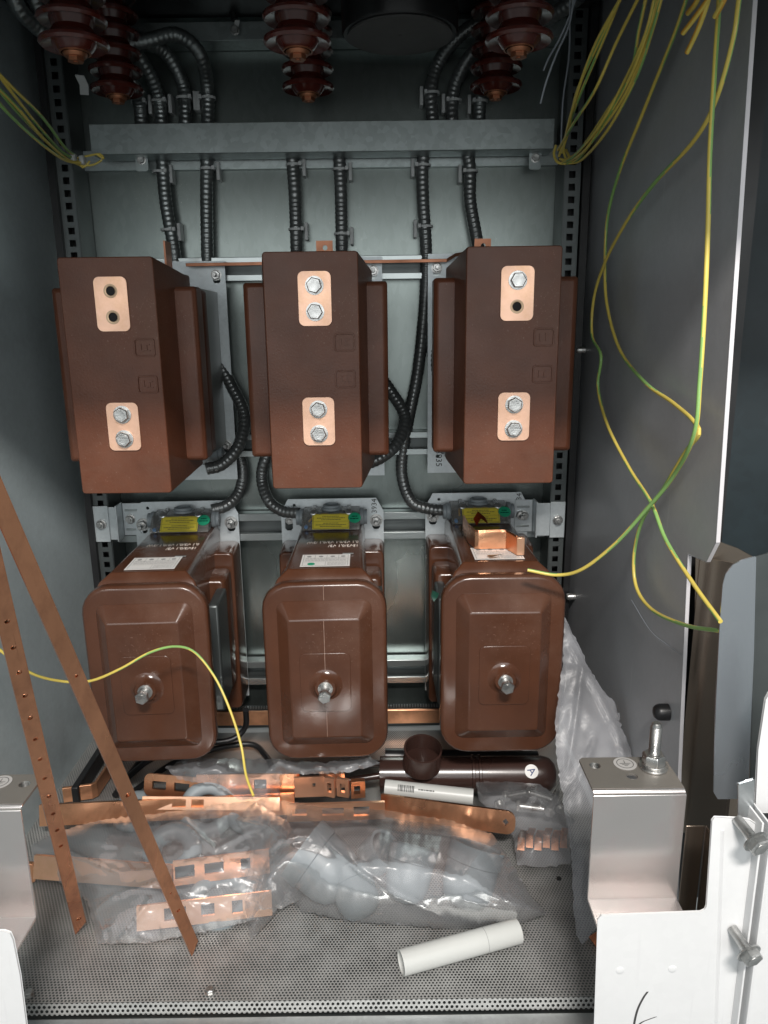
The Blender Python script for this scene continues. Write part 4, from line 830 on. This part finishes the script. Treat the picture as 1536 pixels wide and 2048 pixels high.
# left bundle
t = thing('wire_coil', 'bundle of thin yellow green wires coming in from the left edge', 'wire coil', at(155, 325, 1.30))
for k, ps in enumerate(([(-40, 100, .98), (20, 180, 1.05), (75, 250, 1.16), (120, 300, 1.26), (148, 318, 1.31)], [(-40, 120, .98), (10, 195, 1.05), (70, 260, 1.16), (125, 312, 1.26), (160, 330, 1.31)], [(-40, 140, .98), (30, 210, 1.07), (90, 280, 1.18), (140, 322, 1.28), (165, 322, 1.31)],
        [(-40, 110, .98), (25, 175, 1.05), (85, 235, 1.16), (130, 295, 1.26), (150, 310, 1.31)], [(-40, 160, .98), (15, 225, 1.05), (80, 285, 1.16), (130, 320, 1.26), (170, 326, 1.31)])):
    mb = MB(); q_ = [at(*a) for a in ps]; P_ = smooth_path([q_[0] + (q_[0] - q_[1]).normalized() * .14] + q_, .006); mb.tube(P_, .0022, 8, matfn=lambda i, q, k=k: 1 if ((q / 8 + i / 60 + k * .37) % 1) < .45 else 0); mb.build('wire_strand', ['yellow', 'green'], t)
for ps in ([(148, 318), (175, 312), (200, 308), (208, 318)], [(160, 330), (185, 330), (205, 318), (195, 310)], [(150, 312), (165, 335), (180, 322)]):
    mb = MB(); mb.tube(smooth_path([at(x, y, 1.31) for x, y in ps], .004), .0016, 8); mb.build('wire_end', 'yellow', t)
for px, py in ((148, 316), (165, 320)):
    mb = MB(); p = at(px, py, 1.305); mb.box(p.x - .004, p.x + .004, 1.298, 1.312, p.z - .007, p.z + .006); mb.build('tie', 'tie', t, bevel=.002)
# wire over the lower left transformer
wire([at(-60, 1250, .80), at(0, 1300, .82), at(60, 1345, .85), at(120, 1362, .88), at(180, 1362, .90), at(240, 1338, .93), at(300, 1305, .96), at(350, 1293, .98), at(390, 1305, .99), at(430, 1355, .98), at(460, 1420, .96), at(482, 1490, .94), at(492, 1550, .91), at(507, 1592, .885)], .0018, 'thin yellow green wire arching in front of the lower left transformer', ph=.3)
# thin pale leads at upper right
for ps, lab in (([(1160, -30, 1.1), (1140, 30, 1.12), (1118, 80, 1.14), (1098, 115, 1.16), (1087, 141, 1.17)], 'thin grey lead hanging above the wire bundle, the shorter one'), ([(1150, -20, 1.1), (1138, 50, 1.12), (1112, 110, 1.14), (1092, 165, 1.16), (1081, 207, 1.17)], 'thin grey lead hanging above the wire bundle, the longer one with a bent end'), ([(1140, 0, 1.2), (1138, 110, 1.25), (1126, 200, 1.3), (1122, 290, 1.31)], 'very thin dark grey lead running down to the wire bundle')):
    wire([at(*a) for a in ps], .0014, lab, two=False, name='grey_lead', cat='lead', mats=('grey_wire',), group='thin grey leads')
# scratch-thin fishing thread on the side sheet
wire([atx(1263, 1200, XR - .002), atx(1300, 1260, XR - .002), atx(1335, 1290, XR - .002), atx(1365, 1312, XR - .002)], .0004, 'hair thin pale thread lying against the right side sheet', two=False, name='thread', cat='thread', mats=('grey_wire',))
# ------------------------------------------------------------------ leaning copper strips
def strip(a, b, wv, th, label, holes, m='copper_dull', tip=True):
    a = V(a); b = V(b); a = a + (a - b) * .18; u = (a - b); L = u.length; wv = V(wv)
    fr = frame(b, u, wv)                                  # local x up the strip, y across, z = normal
    W = .0
    w2 = holes['w'] / 2
    out = [(L, -w2), (L, w2), (0.018 if tip else 0, w2), (0, -w2)] if tip else [(L, -w2), (L, w2), (0, w2), (0, -w2)]
    hs = [circ(h, 0, r_, 12) for h, r_ in holes['h']]
    out = out[::-1]
    area = sum(out[i][0] * out[(i + 1) % 4][1] - out[(i + 1) % 4][0] * out[i][1] for i in range(4))
    if area < 0: out = out[::-1]
    mb = MB(); mb.poly(out, hs, th, fr)
    return tag(mb.build('copper_strip', m, bevel=.0006), label, 'copper strip', 'copper strips leaning out of the cabinet')
b1 = atz(393, 1903, .004); a1 = at(-20, 955, .56)
strip(a1, V((b1.x, b1.y, .003)), (1, 1.0, 0), .0050, 'longer copper strip leaning in front of the lower left transformer', dict(w=.0145, h=[(.105, .0026), (.145, .0012), (.34, .003), (.52, .0015)]))
b2 = atz(163, 1862, .004); a2 = at(-25, 1080, .60)
strip(a2, V((b2.x, b2.y, .003)), (1, .85, 0), .0050, 'copper strip with a row of small holes at the far left', dict(w=.0165, h=[(.035, .0032)] + [(.215 + .034 * k, .0024) for k in range(12)]))
# ------------------------------------------------------------------ busbars on the floor
def bar(pa, pb, H, th, label, name='copper_bar', m='copper', holes=(), z=0.003, tilt=0, rnd_end=(0, 0), cat='copper bar', parent=None, group='copper bars on the cabinet floor'):
    """bar standing on edge between two floor pixels (its lower edge)"""
    A = atz(pa[0], pa[1], z); B = atz(pb[0], pb[1], z); u = B - A; L = u.length
    fr = frame(A, u, V((0, tilt, 1)))
    out = []
    for sx, rr in ((0, rnd_end[0]), (1, rnd_end[1])):
        pass
    r0, r1 = max(rnd_end[0], .0008), max(rnd_end[1], .0008)
    def corner(cx, cy, r, a0): return [(cx + r * math.cos(math.radians(a0 + 90 * i / 5)), cy + r * math.sin(math.radians(a0 + 90 * i / 5))) for i in range(6)]
    out = corner(r0, r0, r0, 180) + corner(L - r1, r1, r1, 270) + corner(L - r1, H - r1, r1, 0) + corner(r0, H - r0, r0, 90)
    hs = []
    for h in holes:
        x0, x1, y0, y1 = h[0] * L, h[1] * L, h[2] * H, h[3] * H
        if len(h) > 4: hs.append([((x0 + x1) / 2, y0), (x1, (y0 + y1) / 2), ((x0 + x1) / 2, y1), (x0, (y0 + y1) / 2)])
        else: hs.append([(x0, y0), (x1, y0), (x1, y1), (x0, y1)])
    mb = MB(); mb.poly(out, hs, th, fr)
    o = mb.build(name, m, parent, bevel=.0007)
    if parent is None and label: tag(o, label, cat, group)
    return o
# bar along the back of the floor and mesh upstand
p0, p1 = at(300, 1452, 1.36), at(1130, 1440, 1.36)
z0 = at(820, 1447, 1.36).z; z1 = at(820, 1420, 1.36).z
mb = MB(); mb.box(-.40, .42, 1.36, 1.366, z0, z1); tag(mb.build('rear_busbar', 'copper', bevel=.001), 'long copper bar lying across the back of the floor behind the transformers', 'busbar', 'copper bars on the cabinet floor')
mb = MB(); mb.box(-.42, .44, 1.39, 1.393, 0, at(820, 1408, 1.39).z); tag(mb.build('mesh_upstand', 'rail'), 'low dark upstand with bright teeth behind the rear copper bar', 'upstand')
mb = MB()
zz = at(820, 1412, 1.385).z
for k in range(150): x = -.40 + k * .0055; mb.box(x, x + .0028, 1.384, 1.3895, zz - .002, zz + .002)
o = mb.build('perforated_edging', 'strut'); tag(o, 'row of bright teeth along the edge behind the rear copper bar', 'edging')
# left corner: black profile and L shaped copper piece
A, B = atz(150, 1590, .02), atz(255, 1425, .02)
mb = MB(); mb.ribbon([V((A.x, A.y, .004)), V((B.x, B.y, .004))], (0, 0, .030), .012); tag(mb.build('black_profile', 'black', bevel=.002), 'black profile lying along the left wall on the floor', 'profile')
A, B, C_ = atz(128, 1604, .004), atz(192, 1596, .004), atz(285, 1455, .004)
mb = MB(); mb.ribbon([A, B + V((-.006, 0, 0)), B + V((0, .006, 0)), C_], (0, 0, .028), .006); tag(mb.build('bent_copper_bar', 'copper', bevel=.0008), 'L shaped copper bar lying in the left corner of the floor', 'copper bar', 'copper bars on the cabinet floor')
for k, (ps, lab) in enumerate((([(230, 1590, .01), (262, 1545, .012), (300, 1500, .02), (350, 1480, .03), (420, 1475, .03)], 'black cable behind the leaning strips'), ([(232, 1610, .01), (285, 1570, .012), (340, 1530, .015), (420, 1500, .02), (500, 1488, .02), (530, 1510, .01), (545, 1535, .006)], 'black cable looping out beside the lower middle transformer'),
    ([(250, 1560, .03), (300, 1520, .04), (380, 1490, .05), (460, 1480, .05), (490, 1455, .07), (492, 1420, .12)], 'black cable rising behind the lower left transformer'))):
    mb = MB(); mb.tube(smooth_path([atz(*a) for a in ps], .006), .0055, 10); tag(mb.build('black_cable', 'black', smooth=60), lab, 'cable', 'black cables on the floor')
# copper bars
bar((82, 1650), (590, 1626), .034, .006, 'long plain copper bar lying left to right behind the front plastic bag', m='copper', z=.028, tilt=.25)
bar((575, 1640), (770, 1634), .030, .005, None, m='copper_bright', holes=[(.05, .20, .35, .75), (.36, .58, .30, .75), (.68, .84, .22, .78)], z=.045)
o = bpy.context.scene.objects['copper_bar.001']; tag(o, 'copper bar with three rectangular slots at the middle of the heap', 'copper bar', 'copper bars on the cabinet floor')
bar((762, 1630), (1030, 1668), .036, .005, 'copper bar with a rounded end and a diamond hole at the right of the heap', m='copper', holes=[(.905, .955, .35, .68, 1)], z=.040, rnd_end=(0, .014), tilt=.2)
bar((290, 1588), (400, 1598), .036, .005, 'copper bar with a rounded end and two square windows at the left of the heap', m='copper', holes=[(.15, .40, .30, .68), (.55, .82, .30, .68)], z=.045, rnd_end=(.01, 0), tilt=.3)
bar((285, 1618), (560, 1620), .020, .005, 'copper bar with wide windows half hidden behind the long plain bar', m='copper_bright', holes=[(.04, .16, .2, .8), (.22, .32, .2, .8), (.36, .45, .2, .8)], z=.045, tilt=.5)
bar((395, 1590), (600, 1588), .036, .005, 'copper bar with one small window wrapped in film behind the grey rings', m='copper', holes=[(.56, .68, .3, .75)], z=.05, tilt=.2)
# clamp stack
t = thing('copper_clamp_set', 'set of slotted copper clamps standing in the middle of the heap', 'copper clamp', atz(650, 1590, .05), 'copper bars on the cabinet floor')
bar((590, 1592), (650, 1590), .036, .004, None, 'clamp_plate', 'copper_bright', [(.6, .7, .5, .7)], z=.055, parent=t)
bar((652, 1588), (672, 1592), .034, .006, None, 'clamp_jaw', 'copper_bright', [(.3, .7, .25, .75)], z=.057, parent=t)
bar((676, 1588), (700, 1592), .032, .006, None, 'clamp_jaw', 'copper_bright', [(.3, .7, .25, .75)], z=.058, parent=t)
bar((640, 1570), (690, 1568), .026, .010, None, 'clamp_jaw', 'copper_bright', [(.3, .5, .25, .75)], z=.06, parent=t)
bar((702, 1590), (730, 1588), .030, .010, None, 'clamp_jaw', 'copper', [(.2, .65, .25, .75)], z=.058, parent=t)
# bars inside the front left bag
bar((70, 1755), (345, 1776), .034, .005, 'plain copper bar inside the front left bag', m='copper_bright', z=.020, tilt=.3)
bar((348, 1770), (540, 1744), .034, .005, 'copper bar with three square windows inside the front left bag, the upper one', m='copper_bright', holes=[(.02, .22, .28, .78), (.32, .52, .3, .75), (.70, .80, .28, .75)], z=.022, tilt=.35)
bar((275, 1860), (545, 1828), .032, .005, 'copper bar with three windows inside the front left bag, the lower one', m='copper_bright', holes=[(.20, .36, .28, .78), (.47, .57, .3, .78), (.70, .78, .25, .78)], z=.008, tilt=.4)
p = atz(65, 1755, .012); mb = MB(); mb.poly(rrect(.007, .016, .005, 4), (), .006, front(p.x, p.y, p.z + .012)); tag(mb.build('copper_end', 'copper', bevel=.001), 'rounded end of a copper piece peeking out behind the left bracket', 'copper piece')
# ------------------------------------------------------------------ pipes and fittings
def pipe(P0, P1, r, wall, name, m, parent=None, seg=40):
    d = (P1 - P0); L = d.length; x = d.orthogonal(); fr = frame(P0, x, d.normalized().cross(x))
    mb = MB(); mb.lathe([(r - wall, L * .001), (r, 0), (r, L), (r - wall, L - L * .001), (r - wall, L * .5), (r - wall, L * .001)], fr, seg, cap=False)
    return mb.build(name, m, parent, smooth=40)
r = .0155; A = atz(802, 1926, r); B = atz(1036, 1862, r)
t = thing('white_tube', 'plain white plastic tube lying on the mesh floor at the front', 'tube', (A + B) / 2 - V((0, 0, r)), 'plastic tubes')
pipe(A, B, r, .0022, 'tube_wall', 'pvc_white', t)
d = (B - A); c = A + d * .70; fr = frame(c, d.orthogonal(), d.normalized().cross(d.orthogonal())); mb = MB(); mb.lathe([(r + .0002, 0), (r + .0002, .0006)], fr, 40, cap=False); mb.build('cut_line', 'ink_grey', t)
r = .0130; A = atz(770, 1575, .055); B = atz(946, 1594, .048)
t = thing('grey_tube', 'grey plastic tube with a barcode, resting on the heap', 'tube', (A + B) / 2 - V((0, 0, r)), 'plastic tubes')
pipe(A, B, r, .0022, 'tube_wall', 'pvc_white', t)
d = (B - A).normalized(); toCam = (CAM - A); nn = (toCam - d * toCam.dot(d)).normalized(); nn = (nn + V((0, 0, .15))).normalized()
up_ = nn.cross(d).normalized()
mb = MB(); x = .022; rb = random.Random(3)
def onpipe(s0, s1, a0, a1):
    vs = []
    K = 5
    for k in range(K + 1):
        a = a0 + (a1 - a0) * k / K; v = (nn * math.cos(a) + up_ * math.sin(a)) * (r + .0003); vs += [A + d * s0 + v, A + d * s1 + v]
    mb.add(vs, [(2 * k, 2 * k + 1, 2 * k + 3, 2 * k + 2) for k in range(K)])
while x < .048: w_ = rb.choice((.0006, .001, .0016)); onpipe(x, x + w_, -.35, .45); x += w_ + rb.choice((.0007, .0012))
x = .056
while x < .082: w_ = rb.uniform(.002, .005); onpipe(x, x + w_, -.02, .14); x += w_ + .001
mb.build('barcode', 'ink', t)
# brown branch fitting
t = thing('brown_tee', 'dark brown plastic pipe with an upright open branch, lying at the back of the heap', 'pipe fitting', atz(960, 1540, .0))
A = atz(760, 1548, .045); B = atz(1085, 1548, .045); pipe(A, B, .030, .003, 'main_pipe', 'pvc_brown', t)
d = (B - A).normalized()
fr = frame(B, d.orthogonal(), d.cross(d.orthogonal())); mb = MB(); mb.lathe([(.0302, -.01), (.0302, 0), (.027, .012), (.018, .020), (.006, .023)], fr, 40); mb.build('rounded_end', 'pvc_brown', t, smooth=60)
for s_ in (.56, .60): fr = frame(A + (B - A) * s_, d.orthogonal(), d.cross(d.orthogonal())); mb = MB(); mb.lathe([(.0302, 0), (.0325, .001), (.0325, .005), (.0302, .006)], fr, 40, cap=False); mb.build('pipe_collar', 'pvc_brown', t)
P = atz(843, 1530, .07); pipe(P, P + V((.002, -.010, .038)), .0325, .003, 'branch_cup', 'pvc_brown', t); pp = MB(); pp.lathe([(.029, 0), (.029, .001)], up(P.x, P.y - .003, P.z + .016), 32); pp.build('cup_floor', 'pvc_brown', t)
p = B - d * .028; n2 = V((0, -.75, .65)).normalized(); f3 = frame(p + n2 * .0303 + d * .004, d, n2.cross(d)); mb = MB(); mb.lathe([(.0115, 0), (.0115, .0005)], f3, 28); s_ = mb.build('white_sticker', 'label_white', t)
text('A', .018, f3 @ Matrix.Translation((0, 0, .0009)) @ Matrix.Rotation(math.radians(-60), 4, 'Z'), 'ink_blue', s_, 'sticker_letter', .0002)
A = atz(770, 1512, .05); B = atz(1075, 1518, .04); mb = MB(); mb.tube([A, B], .014, 20); tag(mb.build('black_rod', 'black'), 'black rod lying behind the dark brown pipe', 'rod')
for k, (a_, b_, lab) in enumerate((((775, 1527), (700, 1530), 'thin dark rod left of the brown branch, upper one'), ((780, 1548), (690, 1562), 'thin dark rod left of the brown branch, lower one'))):
    mb = MB(); mb.tube([atz(*a_, .05), atz(*b_, .045)], .006, 14); tag(mb.build('dark_rod', 'pvc_brown'), lab, 'rod', 'thin dark rods')
# grey rings
def torus_ring(c, R_, r_, nrm, label, m='pvc_grey'):
    fr = frame(c, V(nrm).orthogonal(), V(nrm).cross(V(nrm).orthogonal())); mb = MB(); K = 48; pts = [fr @ V((R_ * math.cos(2 * math.pi * k / K), R_ * math.sin(2 * math.pi * k / K), 0)) for k in range(K + 1)]
    mb.tube(pts, r_, 14, cap=False); return tag(mb.build('grey_ring', m, smooth=70), label, 'ring', 'grey plastic rings in the heap')
torus_ring(atz(415, 1618, .035), .034, .0125, (0.05, -.8, .6), 'grey plastic ring standing upright behind the long plain copper bar')
torus_ring(atz(345, 1702, .022), .030, .014, (0.1, -.5, .86), 'grey plastic ring lying under the film in front of the long copper bar')
torus_ring(atz(270, 1622, .02), .026, .012, (0, -.3, .95), 'grey plastic ring behind the longer leaning strip')
torus_ring(atz(500, 1620, .03), .028, .012, (0.1, -.5, .85), 'grey plastic ring just below the end of the thin arching wire')
torus_ring(atz(440, 1800, .010), .036, .010, (0.1, -.2, .97), 'grey ring between the two windowed bars in the front left bag')
# fittings inside the middle bag
def fitting(kind, label, P0, P1, P2, r, m='pvc_grey'):
    t = thing('pipe_fitting', label, 'pipe fitting', P0, 'grey pipe fittings in the front bag')
    pts = smooth_path([P0, P1, P2], .004)
    mb = MB(); mb.tube(pts, r, 28, cap=False); mb.build('outer_wall', m, t, smooth=60)
    mb = MB(); mb.tube(pts, r * .86, 28, cap=False, radf=None); mb.f = [f[::-1] for f in mb.f]; mb.build('inner_wall', 'ink_grey', t, smooth=60)
    for e, f_ in ((pts[0], pts[1]), (pts[-1], pts[-2])):
        dd = (e - f_).normalized(); fr = frame(e - dd * .010, dd.orthogonal(), dd.cross(dd.orthogonal())); mb = MB(); mb.lathe([(r, 0), (r * 1.10, .001), (r * 1.10, .0125), (r * .84, .0125), (r * .84, .004)], fr, 28, cap=False); mb.build('socket_rim', m, t)
    return t
def pipe_cap(label, px, py, z, r, h, axis):
    P0 = atz(px, py, z); ax = V(axis).normalized(); x = ax.orthogonal(); fr = frame(P0 - ax * h * .5, x, ax.cross(x))
    t = thing('pipe_cap', label, 'pipe fitting', P0 - V((0, 0, r)), 'grey pipe fittings in the front bag')
    mb = MB(); mb.lathe([(r * .25, 0), (r * .60, h * .04), (r * .84, h * .14), (r * .97, h * .32), (r, h * .5), (r, h * .70), (r * 1.07, h * .72), (r * 1.07, h), (r * .93, h), (r * .90, h * .96)], fr, 40, cap=False)
    mb.lathe([(r * .25, 0), (.0001, -.0002)], fr, 40, cap=False); mb.build('cap_shell', 'pvc_grey', t, smooth=40, fix=False)
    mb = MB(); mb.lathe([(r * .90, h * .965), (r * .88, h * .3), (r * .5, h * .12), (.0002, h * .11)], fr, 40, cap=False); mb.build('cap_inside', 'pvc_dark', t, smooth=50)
    return t
pipe_cap('largest grey pipe cap at the left of the middle bag', 650, 1735, .046, .044, .085, (-.55, .25, .35))
pipe_cap('grey pipe cap lying low in front of the largest one', 712, 1788, .030, .030, .062, (-.35, .75, .45))
pipe_cap('grey pipe cap with dark opening in the middle of the bag', 818, 1748, .036, .032, .075, (.25, .55, .80))
pipe_cap('grey cup shaped fitting at the right of the middle bag', 940, 1752, .040, .037, .085, (.30, .45, .85))
pipe_cap('small grey pipe cap behind the low one in the bag', 752, 1712, .034, .027, .05, (.5, -.2, .6))
# ------------------------------------------------------------------ plastic film
def inside(p, poly):
    c = False; n = len(poly); x, y = p
    for i in range(n):
        x1, y1 = poly[i]; x2, y2 = poly[(i + 1) % n]
        if (y1 > y) != (y2 > y) and x < (x2 - x1) * (y - y1) / (y2 - y1) + x1: c = not c
    return c
def segd(p, poly):
    best = 1e9; bz = 0; n = len(poly); x, y = p
    for i in range(n):
        a = poly[i]; b = poly[(i + 1) % n]; dx, dy = b[0] - a[0], b[1] - a[1]; l = dx * dx + dy * dy
        t = max(0, min(1, ((x - a[0]) * dx + (y - a[1]) * dy) / l)) if l else 0
        best = min(best, math.hypot(x - a[0] - t * dx, y - a[1] - t * dy))
    return best
def crease(x, y, seed):
    if seed == 2: return .5 + .55 * noise.noise(V((x * .012, y * .016, 3.1))) + .18 * noise.noise(V((x * .04, y * .03, 7.7)))
    p = V((x * .0095, y * .014, seed)); v = 0
    for k, (f, a) in enumerate(((1, .62), (2.3, .22))):
        q = p * f + V((noise.noise(p * f * 1.3) * .8, noise.noise(p * f * 1.3 + V((5, 5, 5))) * .8, 0))
        d = noise.voronoi(q)[0]; v += a * min(1, (d[1] - d[0]) * 1.6)
    return v
def film_bag(outline, H, label, m='film', seed=0, step=7, amp=.010, prof=45, cat='plastic bag', Yf=None, name='plastic_bag', back=True, folds=()):
    """outline: (px, py, z) measured on the heap; sheet rises to H inside. Yf: a standing sheet with its distance instead of its height"""
    ol = []
    n = len(outline)
    for i in range(n):
        a, b = outline[i], outline[(i + 1) % n]; L = math.hypot(b[0] - a[0], b[1] - a[1]); k = max(1, int(L / step))
        for j in range(k):
            t = j / k; jx = noise.noise(V((a[0] + t * 91, i * 7.3, seed))) * 5
            ol.append((a[0] + (b[0] - a[0]) * t + (jx if 0 < t else 0), a[1] + (b[1] - a[1]) * t + (noise.noise(V((t * 60, i * 3.1, seed + 3))) * 5 if 0 < t else 0), a[2] + (b[2] - a[2]) * t))
    p2 = [(a[0], a[1]) for a in ol]
    xs = [p[0] for p in p2]; ys = [p[1] for p in p2]; pts = list(p2); r_ = random.Random(seed)
    y = min(ys) + step * .6; row = 0
    while y < max(ys):
        x = min(xs) + (step * .5 if row % 2 else 0)
        while x < max(xs):
            q = (x + r_.uniform(-1, 1), y + r_.uniform(-1, 1))
            if inside(q, p2) and segd(q, p2) > step * .55: pts.append(q)
            x += step
        y += step; row += 1
    v2, ed, fc, *_ = delaunay_2d_cdt([V(p) for p in pts], [(i, (i + 1) % len(ol)) for i in range(len(ol))], [list(range(len(ol)))], 1, 1e-4)
    vs = []; lo_ = []
    for p in v2:
        d = segd((p.x, p.y), p2); bump = 1 - math.exp(-d / prof)
        wsum = zs = 0
        for a in outline: w_ = 1 / ((a[0] - p.x) ** 2 + (a[1] - p.y) ** 2 + 60); wsum += w_; zs += w_ * a[2]
        z = zs / wsum; c = crease(p.x, p.y, seed); fo = 0
        for fl in folds:
            dm = min(segd((p.x, p.y), [fl[i], fl[i + 1]]) for i in range(len(fl) - 1)); fo += .0034 * math.exp(-(dm / 4.5) ** 2)
        if Yf is None: z = max(.0035, z + H * bump + amp * (c - .5) * (.15 + bump) + fo); vs.append(atz(p.x, p.y, z)); lo_.append(atz(p.x, p.y, .0028))
        else: vs.append(at(p.x, p.y, Yf(p.x, p.y) - H * bump + amp * (c - .5) - fo))
    mb = MB(); mb.add(vs, [list(f) for f in fc]); 
    if back:
        if Yf is None: lo = lo_
        else: lo = [v + V((.004, .012, 0)) for v in vs]
        k0 = len(ol)
        mb.add([lo[i] if i >= k0 else vs[i] - V((0, 0, .0008)) for i in range(len(vs))], [list(f)[::-1] for f in fc])
    o = mb.build(name, m, smooth=75); tag(o, label, cat, 'plastic bags and film'); return o
film_bag([(520, 1596, .06), (600, 1606, .07), (760, 1620, .075), (900, 1640, .07), (985, 1668, .06), (1020, 1720, .05), (1060, 1790, .03), (1094, 1826, .02), (1040, 1845, .005), (985, 1852, .004), (910, 1858, .004), (800, 1848, .004), (700, 1842, .004), (600, 1820, .004), (575, 1790, .02), (540, 1840, .01), (500, 1880, .004), (488, 1800, .03), (500, 1690, .05), (470, 1640, .055)], .105,
    'big clear plastic bag full of grey pipe fittings at the front of the heap', seed=2, amp=.007, prof=34, step=4.5, folds=[[(628, 1650), (660, 1690), (720, 1745), (790, 1790), (880, 1830), (900, 1850)], [(1010, 1720), (1020, 1790), (1080, 1822)], [(930, 1800), (990, 1815), (1050, 1830)], [(540, 1700), (560, 1680), (620, 1672)], [(620, 1610), (760, 1660), (940, 1680)]])
film_bag([(60, 1690, .04), (120, 1662, .05), (200, 1640, .06), (330, 1625, .065), (420, 1612, .06), (500, 1600, .06), (575, 1640, .06), (620, 1720, .03), (600, 1800, .01), (510, 1840, .004), (420, 1860, .004), (300, 1885, .004), (195, 1888, .004), (175, 1800, .006), (80, 1740, .01)], .035,
    'clear plastic bag with windowed copper bars at the front left of the heap', seed=5, amp=.0045, prof=34, step=4.5, folds=[[(210, 1880), (190, 1820), (230, 1790), (330, 1760)], [(240, 1880), (300, 1800)], [(280, 1870), (310, 1880)], [(130, 1700), (240, 1745), (330, 1740)], [(500, 1840), (530, 1740), (580, 1660)], [(370, 1640), (430, 1700), (520, 1650)]])
film_bag([(330, 1535, .10), (385, 1512, .11), (430, 1517, .11), (560, 1518, .12), (640, 1525, .12), (740, 1512, .12), (760, 1525, .11), (700, 1545, .10), (560, 1550, .09), (560, 1590, .06), (480, 1600, .06), (430, 1570, .08), (360, 1560, .08)], .015,
    'crumpled film over the copper bars below the lower middle transformer', seed=9, amp=.005, step=5, prof=20)
film_bag([(952, 1565, .06), (1010, 1562, .07), (1080, 1568, .07), (1115, 1590, .06), (1140, 1640, .05), (1142, 1725, .01), (1090, 1735, .004), (1035, 1730, .004), (1025, 1670, .02), (1000, 1640, .04), (958, 1600, .05)], .02,
    'small clear bag of bolts and copper clips at the right of the heap', seed=12, amp=.005, prof=25)
film_bag([(1128, 1232, 0), (1140, 1255, 0), (1152, 1275, 0), (1175, 1330, 0), (1205, 1380, 0), (1232, 1410, 0), (1246, 1460, 0), (1262, 1500, 0), (1262, 1530, 0), (1205, 1560, 0), (1192, 1640, 0), (1186, 1720, 0), (1192, 1790, 0), (1198, 1850, 0), (1165, 1888, 0), (1152, 1870, 0), (1146, 1780, 0), (1140, 1680, 0), (1125, 1600, 0), (1112, 1500, 0), (1110, 1440, 0), (1124, 1340, 0)], .005,
    'tall milky sheet of plastic standing between the right transformer and the bracket', m='film_milky', seed=15, amp=.004, prof=30, step=6, folds=[[(1140, 1300), (1190, 1380), (1230, 1460), (1250, 1520)], [(1165, 1340), (1150, 1450), (1135, 1540)], [(1190, 1480), (1160, 1560), (1130, 1600)], [(1170, 1700), (1160, 1800)]], Yf=lambda x, y: 1.12 - (y - 1232) / 656 * .30, cat='plastic sheet', name='plastic_sheet')
# bolts and clips in the small bag
for k, (px, py, dx, dy, lab) in enumerate(((1015, 1592, 55, -10, 'zinc bolt at the top left of the small bag'), (1100, 1622, 14, -38, 'upright leaning zinc bolt in the small bag'), (1040, 1612, 48, 6, 'zinc bolt lying across the middle of the small bag'), (1000, 1610, 10, 24, 'short zinc bolt at the left edge of the small bag'), (1122, 1618, 22, 26, 'zinc bolt at the right edge of the small bag'), (1060, 1585, 46, 14, 'zinc bolt under the top film of the small bag'))):
    z = .045 if py < 1615 else .035
    A, B = atz(px, py, z), atz(px + dx, py + dy, z); t = thing('small_bolt', lab, 'bolt', A, 'zinc bolts in the small bag')
    mb = MB(); mb.tube([A, B], .0048, 12); mb.build('shank', 'bolt', t); d = (A - B).normalized(); mb = MB(); mb.bolt(frame(A, d.orthogonal(), d.cross(d.orthogonal())), .0085, .006, washer=False); mb.build('hex_head', 'bolt', t)
for k in range(6):
    px = 1042 + k * 17; py = 1700 - (k % 2) * 5; p = atz(px, py, .012); t_ = MB(); t_.ribbon([p + V((-.006, 0, 0)), p + V((-.003, .014, .012)), p + V((.004, .028, .014))], (.011, -.002, 0), .0016)
    tag(t_.build('copper_clip', 'copper_dull', bevel=.0003), 'flat copper clip, one of a fanned row in the small bag at right', 'copper clip', 'copper clips in the small bag')
p = at(1180, 1882, .78); A = atz(1178, 1875, .004); B = atz(1215, 1925, .004); mb = MB(); mb.ribbon([A, B], (.012, .004, .004), .004); tag(mb.build('copper_offcut', 'copper_dull'), 'copper offcut peeking out at the left foot of the white front panel', 'copper piece')
p = atz(1118, 1755, .003); mb = MB(); mb.lathe([(.004, 0), (.0035, .002)], up(p.x, p.y, .0005), 8); tag(mb.build('dark_crumb', 'black'), 'tiny dark crumb lying on the mesh floor right of the front bag', 'crumb')
